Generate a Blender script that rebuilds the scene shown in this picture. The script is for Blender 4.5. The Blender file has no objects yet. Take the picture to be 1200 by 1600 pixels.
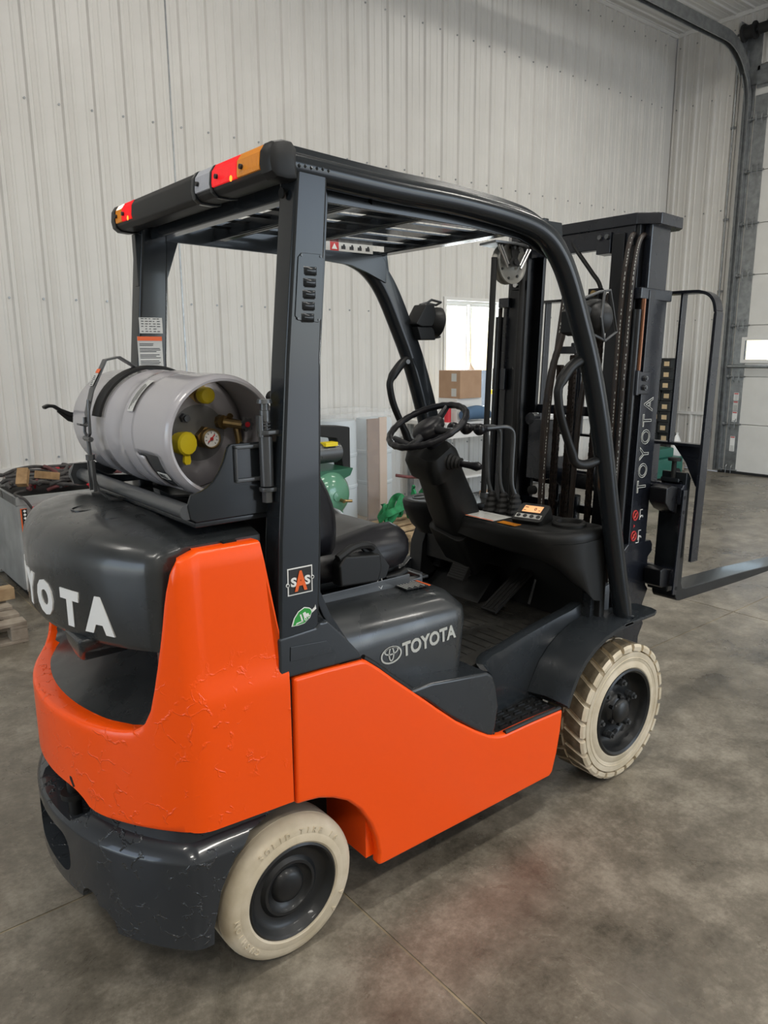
import bpy, bmesh, math, random
from mathutils import Vector, Matrix, Euler
random.seed(7)
D = bpy.data
COL = bpy.context.scene.collection
SC = bpy.context.scene
PI = math.pi

# ------------------------------------------------------------ camera
cam_d = D.cameras.new('camera'); cam = D.objects.new('camera', cam_d); COL.objects.link(cam)
CAM = Vector((-0.9214, -2.0313, 1.6225)); yaw, pitch, roll = math.radians(51.126), math.radians(11.894), math.radians(-0.392)
fw = Vector((math.cos(yaw)*math.cos(pitch), math.sin(yaw)*math.cos(pitch), -math.sin(pitch)))
rt = Vector((math.sin(yaw), -math.cos(yaw), 0)); up = rt.cross(fw)
r2 = rt*math.cos(roll)+up*math.sin(roll); u2 = -rt*math.sin(roll)+up*math.cos(roll)
cam.matrix_world = Matrix(((r2.x, u2.x, -fw.x, CAM.x), (r2.y, u2.y, -fw.y, CAM.y), (r2.z, u2.z, -fw.z, CAM.z), (0, 0, 0, 1)))
cam_d.sensor_width = 36; cam_d.sensor_fit = 'AUTO'; cam_d.lens = 1175.9/1600*36; cam_d.clip_end = 200
SC.camera = cam

# ------------------------------------------------------------ world, lights, exposure
SC.view_settings.view_transform = 'Standard'; SC.view_settings.look = 'None'
SC.view_settings.gamma = 1; SC.view_settings.use_curve_mapping = False
SC.view_settings.exposure = 0.0
w = D.worlds.new('world'); SC.world = w; w.use_nodes = True
nt = w.node_tree; nt.nodes.clear()
o = nt.nodes.new('ShaderNodeOutputWorld'); b = nt.nodes.new('ShaderNodeBackground')
s = nt.nodes.new('ShaderNodeTexSky'); s.sky_type = 'NISHITA'; s.sun_disc = False
s.sun_elevation = math.radians(48); s.sun_rotation = math.radians(30)
nt.links.new(s.outputs[0], b.inputs[0]); nt.links.new(b.outputs[0], o.inputs[0]); b.inputs[1].default_value = 0.42
W_SKY = b

ROOM = dict(x0=-6.5, x1=9.1, y0=-7.0, y1=4.12, z=5.73)
def area_light(name, loc, rot, sx, sy, power, color=(1, 1, 1), portal=False):
    l = D.lights.new(name, 'AREA'); l.shape = 'RECTANGLE'; l.size = sx; l.size_y = sy; l.energy = power; l.color = color
    if portal: l.cycles.is_portal = True
    q = D.objects.new(name, l); COL.objects.link(q); q.location = loc; q.rotation_euler = rot
    return q
# ceiling lamps hang just under the ceiling; their housings are built with the room
LAMPS = [(-2.6, -4.6), (-2.6, -1.2), (-2.6, 2.2), (1.6, -4.6), (1.6, -1.2), (1.6, 2.2), (5.8, -4.6), (5.8, -1.2), (5.8, 2.2)]
LAMP_POWER = 62
for (x, y) in LAMPS:
    area_light('ceiling_lamp_light', (x, y, 5.46), (0, 0, 0), 1.2, 0.34, LAMP_POWER*(1.75 if y < -4 else 1.1 if y < 0 else .55), (1.0, .955, .875))
# daylight through the open overhead door in the wall to the right and through the windows
area_light('doorway_daylight', (5.6, -6.95, 2.0), (math.radians(90), 0, 0), 4.6, 3.8, 190, (.84, .91, 1.0))
area_light('rear_doorway_daylight', (-6.45, 0.2, 1.9), (0, math.radians(-90), 0), 3.4, 3.2, 70, (.88, .94, 1.0))
area_light('window_daylight', (5.33, 4.32, 1.56), (math.radians(-90), 0, 0), .84, 1.2, 60, (.9, .96, 1.0))

# ------------------------------------------------------------ materials
def mat(name, col=(.5, .5, .5), rough=.5, metal=0, spec=.5, coat=0, coat_r=.05, emis=None, es=0, bump=0, bscale=40, bdist=.002,
        var=None, vscale=8, vdet=4, rvar=0, trans=0, alpha=1, ior=1.45, cells=False):
    m = D.materials.new(name); m.use_nodes = True; n = m.node_tree; bs = n.nodes['Principled BSDF']
    L = n.links.new
    bs.inputs['Base Color'].default_value = (*col, 1); bs.inputs['Roughness'].default_value = rough
    bs.inputs['Metallic'].default_value = metal; bs.inputs['Specular IOR Level'].default_value = spec
    bs.inputs['Coat Weight'].default_value = coat; bs.inputs['Coat Roughness'].default_value = coat_r
    bs.inputs['Transmission Weight'].default_value = trans; bs.inputs['Alpha'].default_value = alpha; bs.inputs['IOR'].default_value = ior
    if emis: bs.inputs['Emission Color'].default_value = (*emis, 1); bs.inputs['Emission Strength'].default_value = es
    tc = None
    if var or bump or rvar:
        tc = n.nodes.new('ShaderNodeTexCoord')
    if var:
        t = n.nodes.new('ShaderNodeTexNoise'); t.inputs['Scale'].default_value = vscale; t.inputs['Detail'].default_value = vdet
        L(tc.outputs['Object'], t.inputs['Vector'])
        r = n.nodes.new('ShaderNodeValToRGB'); r.color_ramp.elements[0].position = .35; r.color_ramp.elements[1].position = .68
        r.color_ramp.elements[0].color = (*var, 1); r.color_ramp.elements[1].color = (*col, 1)
        L(t.outputs[0], r.inputs[0]); L(r.outputs[0], bs.inputs['Base Color'])
    if rvar:
        t = n.nodes.new('ShaderNodeTexNoise'); t.inputs['Scale'].default_value = vscale*1.7; t.inputs['Detail'].default_value = 5
        L(tc.outputs['Object'], t.inputs['Vector'])
        mr = n.nodes.new('ShaderNodeMapRange'); mr.inputs[1].default_value = .3; mr.inputs[2].default_value = .7
        mr.inputs[3].default_value = max(.02, rough-rvar); mr.inputs[4].default_value = rough+rvar
        L(t.outputs[0], mr.inputs[0]); L(mr.outputs[0], bs.inputs['Roughness'])
    if bump:
        if cells:
            t = n.nodes.new('ShaderNodeTexVoronoi'); t.feature = 'DISTANCE_TO_EDGE'; out = 'Distance'
        else:
            t = n.nodes.new('ShaderNodeTexNoise'); t.inputs['Detail'].default_value = 6; out = 0
        t.inputs['Scale'].default_value = bscale; L(tc.outputs['Object'], t.inputs['Vector'])
        bp = n.nodes.new('ShaderNodeBump'); bp.inputs['Strength'].default_value = bump; bp.inputs['Distance'].default_value = bdist
        L(t.outputs[out], bp.inputs['Height']); L(bp.outputs[0], bs.inputs['Normal'])
    return m

def chipped_paint(name, col, rough, coat, scale=15, strength=.55):
    """glossy repaint over old chips: short broken ridges in patches, below the crease only"""
    m = mat(name, col, rough, coat=coat, coat_r=.06, spec=.35); n = m.node_tree; L = n.links.new; bs = n.nodes['Principled BSDF']
    N = n.nodes.new
    tc = N('ShaderNodeTexCoord')
    def noise(sc, det, vec=None):
        t = N('ShaderNodeTexNoise'); t.inputs['Scale'].default_value = sc; t.inputs['Detail'].default_value = det; L(vec or tc.outputs['Object'], t.inputs['Vector']); return t
    def rng(src, a, b):
        r = N('ShaderNodeMapRange'); r.inputs[1].default_value = a; r.inputs[2].default_value = b; L(src, r.inputs[0]); return r.outputs[0]
    def mul(a, b):
        r = N('ShaderNodeMath'); r.operation = 'MULTIPLY'; L(a, r.inputs[0]); L(b, r.inputs[1]); return r.outputs[0]
    wob = noise(22, 4); add = N('ShaderNodeMixRGB'); add.blend_type = 'ADD'; add.inputs[0].default_value = .07
    L(tc.outputs['Object'], add.inputs[1]); L(wob.outputs['Color'], add.inputs[2])
    v = N('ShaderNodeTexVoronoi'); v.feature = 'DISTANCE_TO_EDGE'; v.distance = 'EUCLIDEAN'; v.inputs['Scale'].default_value = scale; L(add.outputs[0], v.inputs['Vector'])
    ridge = rng(v.outputs['Distance'], .045, .0)
    patch = rng(noise(5.5, 2).outputs[0], .44, .50); broken = rng(noise(34, 1).outputs[0], .45, .52)
    sep = N('ShaderNodeSeparateXYZ'); L(tc.outputs['Object'], sep.inputs[0]); low = rng(sep.outputs[2], .95, .75)
    h = mul(mul(mul(ridge, patch), broken), low)
    bp = N('ShaderNodeBump'); bp.inputs['Strength'].default_value = strength; bp.inputs['Distance'].default_value = .0028
    L(h, bp.inputs['Height']); L(bp.outputs[0], bs.inputs['Normal']); L(bp.outputs[0], bs.inputs['Coat Normal'])
    return m

M = {}
M['orange'] = chipped_paint('orange_gloss_paint', (1.0, .092, .003), .30, .22)
M['orange_smooth'] = mat('orange_smooth_paint', (1.0, .092, .003), .30, coat=.22, coat_r=.06, spec=.35, bump=.02, bscale=12)
M['charcoal'] = mat('charcoal_gloss_paint', (.022, .026, .030), .26, spec=.45, coat=.3, coat_r=.08, bump=.04, bscale=16, rvar=.05, vscale=5)
M['charcoal_cast'] = chipped_paint('charcoal_paint_on_casting', (.027, .031, .036), .25, .45, 17, 1.0)
M['hood'] = mat('scuffed_charcoal_paint', (.032, .035, .037), .30, coat=.35, coat_r=.12, var=(.022, .025, .027), vscale=6, rvar=.12, bump=.05, bscale=9)
M['guardpaint'] = mat('guard_paint', (.013, .016, .019), .20, spec=.35, coat=.18, coat_r=.06, bump=.02, bscale=24)
M['mastpaint'] = mat('mast_paint', (.010, .012, .018), .26, coat=.3, coat_r=.1, rvar=.06, vscale=5, bump=.03, bscale=18)
M['mastdark'] = mat('mast_paint_shaded', (.004, .0045, .006), .34, rvar=.08, vscale=7)  # mast paint darkened, the shade between the rails put into the colour
M['black'] = mat('black_plastic', (.008, .0085, .009), .45, spec=.4, bump=.12, bscale=300, bdist=.0006)
M['console'] = mat('console_plastic', (.011, .0115, .0115), .48, spec=.35, bump=.15, bscale=420, bdist=.0006)
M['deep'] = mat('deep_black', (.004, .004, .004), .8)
M['vinyl'] = mat('black_vinyl', (.009, .009, .012), .34, spec=.45, bump=.08, bscale=220, bdist=.0008)
M['rubber'] = mat('black_rubber', (.012, .012, .012), .65)
M['mat'] = mat('worn_rubber_mat', (.045, .043, .038), .55, var=(.014, .014, .013), vscale=9, vdet=8, rvar=.12)
M['tyre'] = mat('cream_rubber', (.68, .595, .46), .62, var=(.52, .44, .31), vscale=11, vdet=7, bump=.3, bscale=60)
M['tread'] = mat('dirty_tread_rubber', (.175, .14, .092), .7, var=(.10, .08, .05), vscale=30, vdet=8, bump=.6, bscale=90)
M['rim'] = mat('black_rim_paint', (.010, .011, .012), .42, coat=.1, bump=.1, bscale=60)
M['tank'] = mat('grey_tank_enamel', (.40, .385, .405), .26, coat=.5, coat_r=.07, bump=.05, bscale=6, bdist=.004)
M['tankin'] = mat('grey_tank_enamel_shaded', (.20, .20, .205), .36, coat=.2, coat_r=.15)  # darker copy of the enamel: shade inside the collar put into the colour
M['brass'] = mat('brass', (.42, .29, .12), .38, metal=1, var=(.25, .18, .09), vscale=30)
M['yellow'] = mat('yellow_plastic', (.86, .66, .02), .45)
M['chrome'] = mat('zinc_steel', (.55, .55, .55), .28, metal=1)
M['steel'] = mat('grey_steel', (.12, .125, .13), .35, metal=.6, rvar=.1, vscale=20)
M['darksteel'] = mat('dark_steel_paint', (.05, .054, .058), .33, coat=.3, bump=.1, bscale=40)
M['rusty'] = mat('oily_rusty_chain', (.05, .034, .026), .5, metal=.5, var=(.02, .016, .014), vscale=60)
M['hose'] = mat('brown_black_hose', (.035, .024, .019), .5, var=(.02, .016, .014), vscale=30)
M['white'] = mat('white_print', (.80, .80, .78), .45)
M['whitetext'] = mat('white_letter_paint', (.78, .78, .77), .4, bump=.2, bscale=60)
M['silvertext'] = mat('silver_decal', (.52, .53, .50), .4)
M['label'] = mat('label_paper', (.55, .55, .53), .5)
M['labelorange'] = mat('label_orange', (.82, .13, .02), .45)
M['labelred'] = mat('label_red', (.50, .03, .03), .45)
M['print'] = mat('black_print', (.02, .02, .02), .5)
M['leaf'] = mat('sticker_green', (.03, .32, .05), .45)
M['redlens'] = mat('red_lamp_lens', (.75, .008, .012), .18, emis=(1, .015, .02), es=.42)
M['hotlens'] = mat('lit_lamp_core', (1, .1, .02), .3, emis=(1, .25, .02), es=2.2)
M['amber'] = mat('amber_lamp_lens', (.78, .27, .02), .2, coat=.5)
M['clear'] = mat('clear_lamp_lens', (.42, .43, .47), .2, coat=.5)
M['screen'] = mat('lit_screen', (.8, .40, .16), .3, emis=(.95, .47, .20), es=.62)
M['lamp_glass'] = mat('lamp_glass', (.25, .27, .28), .1, spec=.8)
M['wall'] = mat('white_wall_steel', (.66, .645, .615), .40, spec=.4, var=(.62, .605, .575), vscale=2.2)
M['ceilp'] = mat('white_ceiling_steel', (.60, .59, .565), .55)
M['trimm'] = mat('white_trim', (.70, .69, .67), .4)
M['door'] = mat('white_door_skin', (.70, .69, .66), .5, var=(.66, .65, .62), vscale=5)
M['galv'] = mat('galvanised_steel', (.34, .355, .36), .38, metal=.75, var=(.24, .25, .255), vscale=14, rvar=.08)
M['wood'] = mat('pallet_wood', (.50, .37, .22), .7, var=(.33, .22, .12), vscale=14, bump=.3, bscale=50)
M['wood_grey'] = mat('weathered_pallet_wood', (.36, .31, .25), .75, var=(.22, .18, .14), vscale=14, bump=.3, bscale=50)
M['wood_block'] = mat('wood_block', (.40, .25, .12), .7, var=(.25, .15, .07), vscale=20)
M['board'] = mat('brown_corner_board', (.27, .165, .11), .75, var=(.22, .13, .085), vscale=18)
M['card'] = mat('cardboard', (.42, .27, .17), .75, var=(.38, .235, .145), vscale=10)
M['cardlight'] = mat('pale_cardboard', (.62, .47, .37), .75)
M['sling'] = mat('green_sling', (.02, .26, .09), .7, var=(.01, .15, .05), vscale=20)
M['red'] = mat('red_plastic', (.48, .02, .03), .45)
M['cgreen'] = mat('compressor_green', (.10, .27, .17), .25, coat=.5)
M['batt'] = mat('battery_tray_grey', (.33, .34, .335), .42, var=(.24, .245, .24), vscale=5, rvar=.1)
M['cable'] = mat('dusty_cable', (.09, .085, .08), .65, var=(.045, .04, .04), vscale=30)
M['cablered'] = mat('dusty_red_cable', (.17, .05, .05), .65, var=(.10, .03, .03), vscale=30)
M['film'] = mat('stretch_film', (.85, .87, .88), .18, alpha=.2, bump=.8, bscale=9, bdist=.02)
M['drum'] = mat('white_drum_plastic', (.62, .68, .72), .4)
M['bluecloth'] = mat('blue_cloth', (.07, .13, .22), .8)
M['vblack'] = mat('battery_black', (.02, .022, .022), .5)
M['vtan'] = mat('tan_label', (.62, .47, .28), .6)
M['housing'] = mat('lamp_housing', (.7, .7, .7), .5)
M['diffuser'] = mat('lamp_diffuser', (.9, .9, .9), .5, emis=(1, .97, .92), es=6)
def glass_mat():
    m = D.materials.new('window_glass'); m.use_nodes = True; n = m.node_tree; n.nodes.clear()
    o = n.nodes.new('ShaderNodeOutputMaterial'); g = n.nodes.new('ShaderNodeBsdfGlossy'); g.inputs['Roughness'].default_value = .02; g.inputs[0].default_value = (.9, .9, .9, 1)
    t = n.nodes.new('ShaderNodeBsdfTransparent'); t.inputs[0].default_value = (.93, .95, .95, 1); mx = n.nodes.new('ShaderNodeMixShader')
    mx.inputs[0].default_value = .07; n.links.new(t.outputs[0], mx.inputs[1]); n.links.new(g.outputs[0], mx.inputs[2])
    n.links.new(mx.outputs[0], o.inputs[0]); return m
M['glass'] = glass_mat()

def concrete():
    m = D.materials.new('polished_concrete'); m.use_nodes = True; n = m.node_tree; L = n.links.new; bs = n.nodes['Principled BSDF']
    g = n.nodes.new('ShaderNodeNewGeometry')
    def noise(sc, det, rough=.6, dist=0):
        t = n.nodes.new('ShaderNodeTexNoise'); t.inputs['Scale'].default_value = sc; t.inputs['Detail'].default_value = det
        t.inputs['Roughness'].default_value = rough; t.inputs['Distortion'].default_value = dist; L(g.outputs['Position'], t.inputs['Vector']); return t
    n1 = noise(1.5, 8, .66, .6); n2 = noise(6, 9, .7); n3 = noise(55, 6, .75); n4 = noise(.5, 3)
    r = n.nodes.new('ShaderNodeValToRGB'); e = r.color_ramp.elements
    e[0].position = .36; e[0].color = (.072, .063, .048, 1); e[1].position = .68; e[1].color = (.35, .315, .255, 1)
    k = e.new(.5); k.color = (.165, .145, .114, 1)
    mx = n.nodes.new('ShaderNodeMath'); mx.operation = 'MULTIPLY_ADD'; mx.inputs[1].default_value = .50; L(n2.outputs[0], mx.inputs[0])
    a = n.nodes.new('ShaderNodeMath'); a.operation = 'MULTIPLY'; a.inputs[1].default_value = .50; L(n1.outputs[0], a.inputs[0]); L(a.outputs[0], mx.inputs[2])
    a2 = n.nodes.new('ShaderNodeMath'); a2.operation = 'MULTIPLY_ADD'; a2.inputs[1].default_value = .26; a2.inputs[2].default_value = -.13; L(n3.outputs[0], a2.inputs[0])
    s2 = n.nodes.new('ShaderNodeMath'); s2.operation = 'ADD'; L(mx.outputs[0], s2.inputs[0]); L(a2.outputs[0], s2.inputs[1]); L(s2.outputs[0], r.inputs[0])
    # pale specks of ground aggregate
    v = n.nodes.new('ShaderNodeTexVoronoi'); v.inputs['Scale'].default_value = 24; L(g.outputs['Position'], v.inputs['Vector'])
    sp = n.nodes.new('ShaderNodeMapRange'); sp.inputs[1].default_value = .10; sp.inputs[2].default_value = .05; L(v.outputs['Distance'], sp.inputs[0])
    spm = n.nodes.new('ShaderNodeMapRange'); spm.inputs[1].default_value = .52; spm.inputs[2].default_value = .62; L(n2.outputs[0], spm.inputs[0])
    sm = n.nodes.new('ShaderNodeMath'); sm.operation = 'MULTIPLY'; L(sp.outputs[0], sm.inputs[0]); L(spm.outputs[0], sm.inputs[1])
    sm2 = n.nodes.new('ShaderNodeMath'); sm2.operation = 'MULTIPLY'; sm2.inputs[1].default_value = .45; L(sm.outputs[0], sm2.inputs[0])
    m3 = n.nodes.new('ShaderNodeMixRGB'); m3.inputs[2].default_value = (.36, .35, .31, 1); L(sm2.outputs[0], m3.inputs[0]); L(r.outputs[0], m3.inputs[1])
    L(m3.outputs[0], bs.inputs['Base Color'])
    mr = n.nodes.new('ShaderNodeMapRange'); mr.inputs[1].default_value = .3; mr.inputs[2].default_value = .7; mr.inputs[3].default_value = .20; mr.inputs[4].default_value = .40
    L(n1.outputs[0], mr.inputs[0]); L(mr.outputs[0], bs.inputs['Roughness'])
    bp = n.nodes.new('ShaderNodeBump'); bp.inputs['Strength'].default_value = .25; bp.inputs['Distance'].default_value = .002; L(n3.outputs[0], bp.inputs['Height'])
    L(bp.outputs[0], bs.inputs['Normal']); bs.inputs['Specular IOR Level'].default_value = .5
    return m
M['concrete'] = concrete()

# ------------------------------------------------------------ mesh helpers
def ease(q): return q
class MB:
    """collects shapes in one bmesh; material slots by name"""
    def __init__(s): s.bm = bmesh.new(); s.mats = []
    def mi(s, m):
        if m is None: return 0
        if m not in s.mats: s.mats.append(m)
        return s.mats.index(m)
    def faces(s, vs, fs, m=None, T=None):
        i = s.mi(m); V = [s.bm.verts.new(T @ Vector(v) if T else v) for v in vs]; out = []
        for f in fs:
            try: q = s.bm.faces.new([V[k] for k in f]); q.material_index = i; out.append(q)
            except ValueError: pass
        return out
    def box(s, a, b, m=None, T=None):
        (x0, y0, z0), (x1, y1, z1) = a, b
        vs = [(x0, y0, z0), (x1, y0, z0), (x1, y1, z0), (x0, y1, z0), (x0, y0, z1), (x1, y0, z1), (x1, y1, z1), (x0, y1, z1)]
        return s.faces(vs, [(0, 3, 2, 1), (4, 5, 6, 7), (0, 1, 5, 4), (1, 2, 6, 5), (2, 3, 7, 6), (3, 0, 4, 7)], m, T)
    def cbox(s, c, d, m=None, T=None):
        return s.box([c[i]-d[i]/2 for i in range(3)], [c[i]+d[i]/2 for i in range(3)], m, T)
    def prism(s, poly, axis, a, b, m=None, T=None):
        """poly in the two other axes (order x,y,z without axis), extruded along axis from a to b"""
        n = len(poly)
        def P(p, t):
            return {0: (t, p[0], p[1]), 1: (p[0], t, p[1]), 2: (p[0], p[1], t)}[axis]
        vs = [P(p, a) for p in poly]+[P(p, b) for p in poly]
        fs = [tuple(range(n)), tuple(range(2*n-1, n-1, -1))]+[(i, (i+1) % n, n+(i+1) % n, n+i) for i in range(n)]
        return s.faces(vs, fs, m, T)
    def loft(s, rings, m=None, cap=True, closed=True, T=None):
        n = len(rings[0]); vs = [p for r in rings for p in r]; fs = []
        for k in range(len(rings)-1):
            for i in range(n if closed else n-1):
                j = (i+1) % n; fs.append((k*n+i, k*n+j, (k+1)*n+j, (k+1)*n+i))
        if cap: fs += [tuple(range(n-1, -1, -1)), tuple(range((len(rings)-1)*n, len(rings)*n))]
        return s.faces(vs, fs, m, T)
    def tube(s, pts, r, n=10, m=None, cap=True, T=None, closed=False):
        pts = [Vector(p) for p in pts]; R = r if isinstance(r, (list, tuple)) else [r]*len(pts); rings = []
        t0 = (pts[1]-pts[0]).normalized(); u = t0.orthogonal().normalized()
        for i, p in enumerate(pts):
            if closed: t = (pts[(i+1) % len(pts)]-pts[i-1]).normalized()
            else: t = ((pts[min(i+1, len(pts)-1)]-pts[i]).normalized()+(pts[i]-pts[max(i-1, 0)]).normalized()).normalized()
            u = (u-t*u.dot(t)).normalized(); v = t.cross(u)
            rings.append([p+(u*math.cos(2*PI*k/n)+v*math.sin(2*PI*k/n))*R[i] for k in range(n)])
        if closed: rings.append(rings[0]); return s.loft(rings, m, False, True, T)
        return s.loft(rings, m, cap, True, T)
    def cyl(s, a, b, r, n=20, m=None, r2=None, T=None): return s.tube([a, b], [r, r if r2 is None else r2], n, m, True, T)
    def lathe(s, prof, n=32, m=None, T=None, ang=2*PI, cap=False):
        """prof: (radius, height) about local z"""
        rings = [[(r*math.cos(2*PI*k/n), r*math.sin(2*PI*k/n), h) for k in range(n)] for r, h in prof]
        return s.loft(rings, m, cap, True, T)
    def sweep(s, sec, path, lat=Vector((0, 1, 0)), m=None):
        """section (lateral, normal) along a path, lateral axis fixed"""
        P = [Vector(p) for p in path]; rings = []
        for i, p in enumerate(P):
            t = ((P[min(i+1, len(P)-1)]-P[i]).normalized()+(P[i]-P[max(i-1, 0)]).normalized()).normalized()
            nrm = t.cross(lat).normalized()
            rings.append([p+lat*a+nrm*b for a, b in sec])
        return s.loft(rings, m)
    def build(s, name, m=None, parent=None, bevel=0, seg=2, angle=38, smooth=True, loc=None, rot=None, wn=True):
        bm = s.bm; bmesh.ops.recalc_face_normals(bm, faces=bm.faces)
        if bevel:
            bmesh.ops.remove_doubles(bm, verts=bm.verts, dist=1e-5)
            es = [e for e in bm.edges if len(e.link_faces) == 2 and e.calc_face_angle(0) > math.radians(28)]
            bmesh.ops.bevel(bm, geom=es, offset=bevel, segments=seg, profile=.5, affect='EDGES', clamp_overlap=True)
        me = D.meshes.new(name); bm.to_mesh(me); bm.free()
        for q in (s.mats or [m]): me.materials.append(M[q] if isinstance(q, str) else q)
        if smooth:
            for p in me.polygons: p.use_smooth = True
            me.set_sharp_from_angle(angle=math.radians(angle))
        ob = D.objects.new(name, me); COL.objects.link(ob)
        if parent is not None: ob.parent = parent
        if loc: ob.location = loc
        if rot: ob.rotation_euler = rot
        if bevel and smooth and wn:
            q = ob.modifiers.new('weighted', 'WEIGHTED_NORMAL'); q.keep_sharp = True
        return ob

def boolean(ob, cutter, op='DIFFERENCE'):
    q = ob.modifiers.new('b', 'BOOLEAN'); q.object = cutter; q.operation = op; q.solver = 'EXACT'
    dg = bpy.context.evaluated_depsgraph_get(); me = D.meshes.new_from_object(ob.evaluated_get(dg))
    ob.modifiers.remove(q); ob.data = me
    D.objects.remove(cutter); return ob
def resmooth(ob, bevel=0, seg=2, angle=35, lim=32):
    me = ob.data; bm = bmesh.new(); bm.from_mesh(me)
    bmesh.ops.remove_doubles(bm, verts=bm.verts, dist=2e-4)
    if bevel:
        es = [e for e in bm.edges if len(e.link_faces) == 2 and e.calc_face_angle(0) > math.radians(lim)]
        bmesh.ops.bevel(bm, geom=es, offset=bevel, segments=seg, profile=.5, affect='EDGES', clamp_overlap=True)
    bm.to_mesh(me); bm.free()
    for p in me.polygons: p.use_smooth = True
    me.set_sharp_from_angle(angle=math.radians(angle))
    q = ob.modifiers.new('weighted', 'WEIGHTED_NORMAL'); q.keep_sharp = True

def thing(name, label, cat, loc=(0, 0, 0), rz=0, group=None):
    o = D.objects.new(name, None); COL.objects.link(o); o.location = loc; o.rotation_euler = (0, 0, rz)
    o.empty_display_size = .1; o['label'] = label; o['category'] = cat
    if group: o['group'] = group
    return o
def tag(o, label, cat, group=None):
    o['label'] = label; o['category'] = cat
    if group: o['group'] = group
    return o
def lab(o, l): o['label'] = l; return o
def struct(o): o['kind'] = 'structure'; return o

def frame(o, xdir, ydir):
    """matrix with local x along xdir, local y near ydir, z out of the face"""
    x = Vector(xdir).normalized(); y = Vector(ydir); y = (y-x*y.dot(x)).normalized(); z = x.cross(y)
    return Matrix(((x.x, y.x, z.x, o[0]), (x.y, y.y, z.y, o[1]), (x.z, y.z, z.z, o[2]), (0, 0, 0, 1)))
def text_mesh(txt, size, width=None, bold=0.0, extrude=.0006, outline=None):
    cu = D.curves.new('t', 'FONT'); cu.body = txt; cu.size = size; cu.align_x = 'CENTER'; cu.align_y = 'CENTER'
    cu.extrude = extrude; cu.offset = bold; cu.resolution_u = 3
    if outline: cu.fill_mode = 'NONE'; cu.bevel_depth = outline; cu.extrude = 0; cu.bevel_resolution = 1
    ob = D.objects.new('t', cu); COL.objects.link(ob); bpy.context.view_layer.update()
    me = D.meshes.new_from_object(ob.evaluated_get(bpy.context.evaluated_depsgraph_get()))
    D.objects.remove(ob); D.curves.remove(cu)
    if width:
        xs = [v.co.x for v in me.vertices]; w0 = max(xs)-min(xs); c0 = (max(xs)+min(xs))/2
        for v in me.vertices: v.co.x = (v.co.x-c0)*width/w0
    ys = [v.co.y for v in me.vertices]; c1 = (max(ys)+min(ys))/2
    for v in me.vertices: v.co.y -= c1
    return me
def text_obj(name, txt, T, m, parent, size, width=None, bold=0, extrude=.0006, height=None, outline=None):
    me = text_mesh(txt, size, width, bold, extrude, outline)
    if height:
        ys = [v.co.y for v in me.vertices]; k = height/(max(ys)-min(ys))
        for v in me.vertices: v.co.y *= k
    me.transform(T); me.materials.clear(); me.materials.append(M[m])
    o = D.objects.new(name, me); COL.objects.link(o); o.parent = parent
    return o
def arc(c, r, a0, a1, n): return [(c[0]+r*math.cos(a0+(a1-a0)*i/n), c[1]+r*math.sin(a0+(a1-a0)*i/n)) for i in range(n+1)]
def rrect(x0, y0, x1, y1, r, n=4):
    p = []
    for cx, cy, a in ((x1-r, y0+r, -PI/2), (x1-r, y1-r, 0), (x0+r, y1-r, PI/2), (x0+r, y0+r, PI)): p += arc((cx, cy), r, a, a+PI/2, n)
    return p
def catmull(pts, k=6):
    P = [Vector(p) for p in pts]; out = []
    for i in range(len(P)-1):
        a, b, c, d = P[max(i-1, 0)], P[i], P[i+1], P[min(i+2, len(P)-1)]
        for j in range(k):
            t = j/k; out.append(.5*((2*b)+(c-a)*t+(2*a-5*b+4*c-d)*t*t+(3*b-a-3*c+d)*t**3))
    out.append(P[-1]); return out
# ============================================================ ROOM
R0 = ROOM
PW = .948          # one steel wall panel covers four ribs
def rib_profile(width, pitch=.237, first=.118):
    """(along, out) of a ribbed steel sheet: tall ribs with two faint stiffeners between them"""
    p = [(0, .0)]; n = round(width/pitch)
    for i in range(n):
        c = first+i*pitch
        for d, h in ((-.105, 0), (-.088, .0), (-.080, .006), (-.066, .006), (-.058, 0), (-.024, .0), (-.012, .023), (.012, .023), (.024, 0), (.058, 0), (.066, .006), (.080, .006), (.088, 0)):
            if 0 < c+d < width: p.append((c+d, h))
    p.append((width, 0)); return p
def panel_mesh(width, z0, z1, screw_rows, first=.118):
    mb = MB(); pr = rib_profile(width, first=first)
    r0 = [(a, -h-.002, z0) for a, h in pr]+[(width, 0.006, z0), (0, .006, z0)]
    r1 = [(a, -h-.002, z1) for a, h in pr]+[(width, 0.006, z1), (0, .006, z1)]
    mb.loft([r0, r1], 'wall')
    for z in screw_rows:
        if not z0 < z < z1: continue
        for i in range(round(width/.237)):
            c = first+i*.237-.040
            mb.cyl((c, -.001, z), (c, -.009, z), .0085, 8, 'galv')
    return mb
def panel_data(name, *a, **k):
    ob = panel_mesh(*a, **k).build(name, None, None, smooth=False); me = ob.data; D.objects.remove(ob); return me
ROWS = (.85, 2.04, 3.42, 4.8, 5.55)
upm = panel_data('wall_panel', PW, .80, R0['z']-.03, ROWS)
lowm = panel_data('wainscot_panel', PW, .02, .765, (.12, .62))
wb = MB(); YB = R0['y1']
WX0, WX1, WZ0, WZ1 = 4.90, 5.76, .95, 2.19
for a, b in (((R0['x0'], YB+.03, 0), (WX0, YB+.12, R0['z']+.1)), ((WX1, YB+.03, 0), (R0['x1']+.12, YB+.12, R0['z']+.1)), ((WX0, YB+.03, 0), (WX1, YB+.12, WZ0)), ((WX0, YB+.03, WZ1), (WX1, YB+.12, R0['z']))):
    wb.box(a, b)
wall_back = struct(wb.build('wall_back', 'wall', None, smooth=False))
SEAM = 1.88
k0 = math.floor((R0['x0']-SEAM)/PW)
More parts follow.
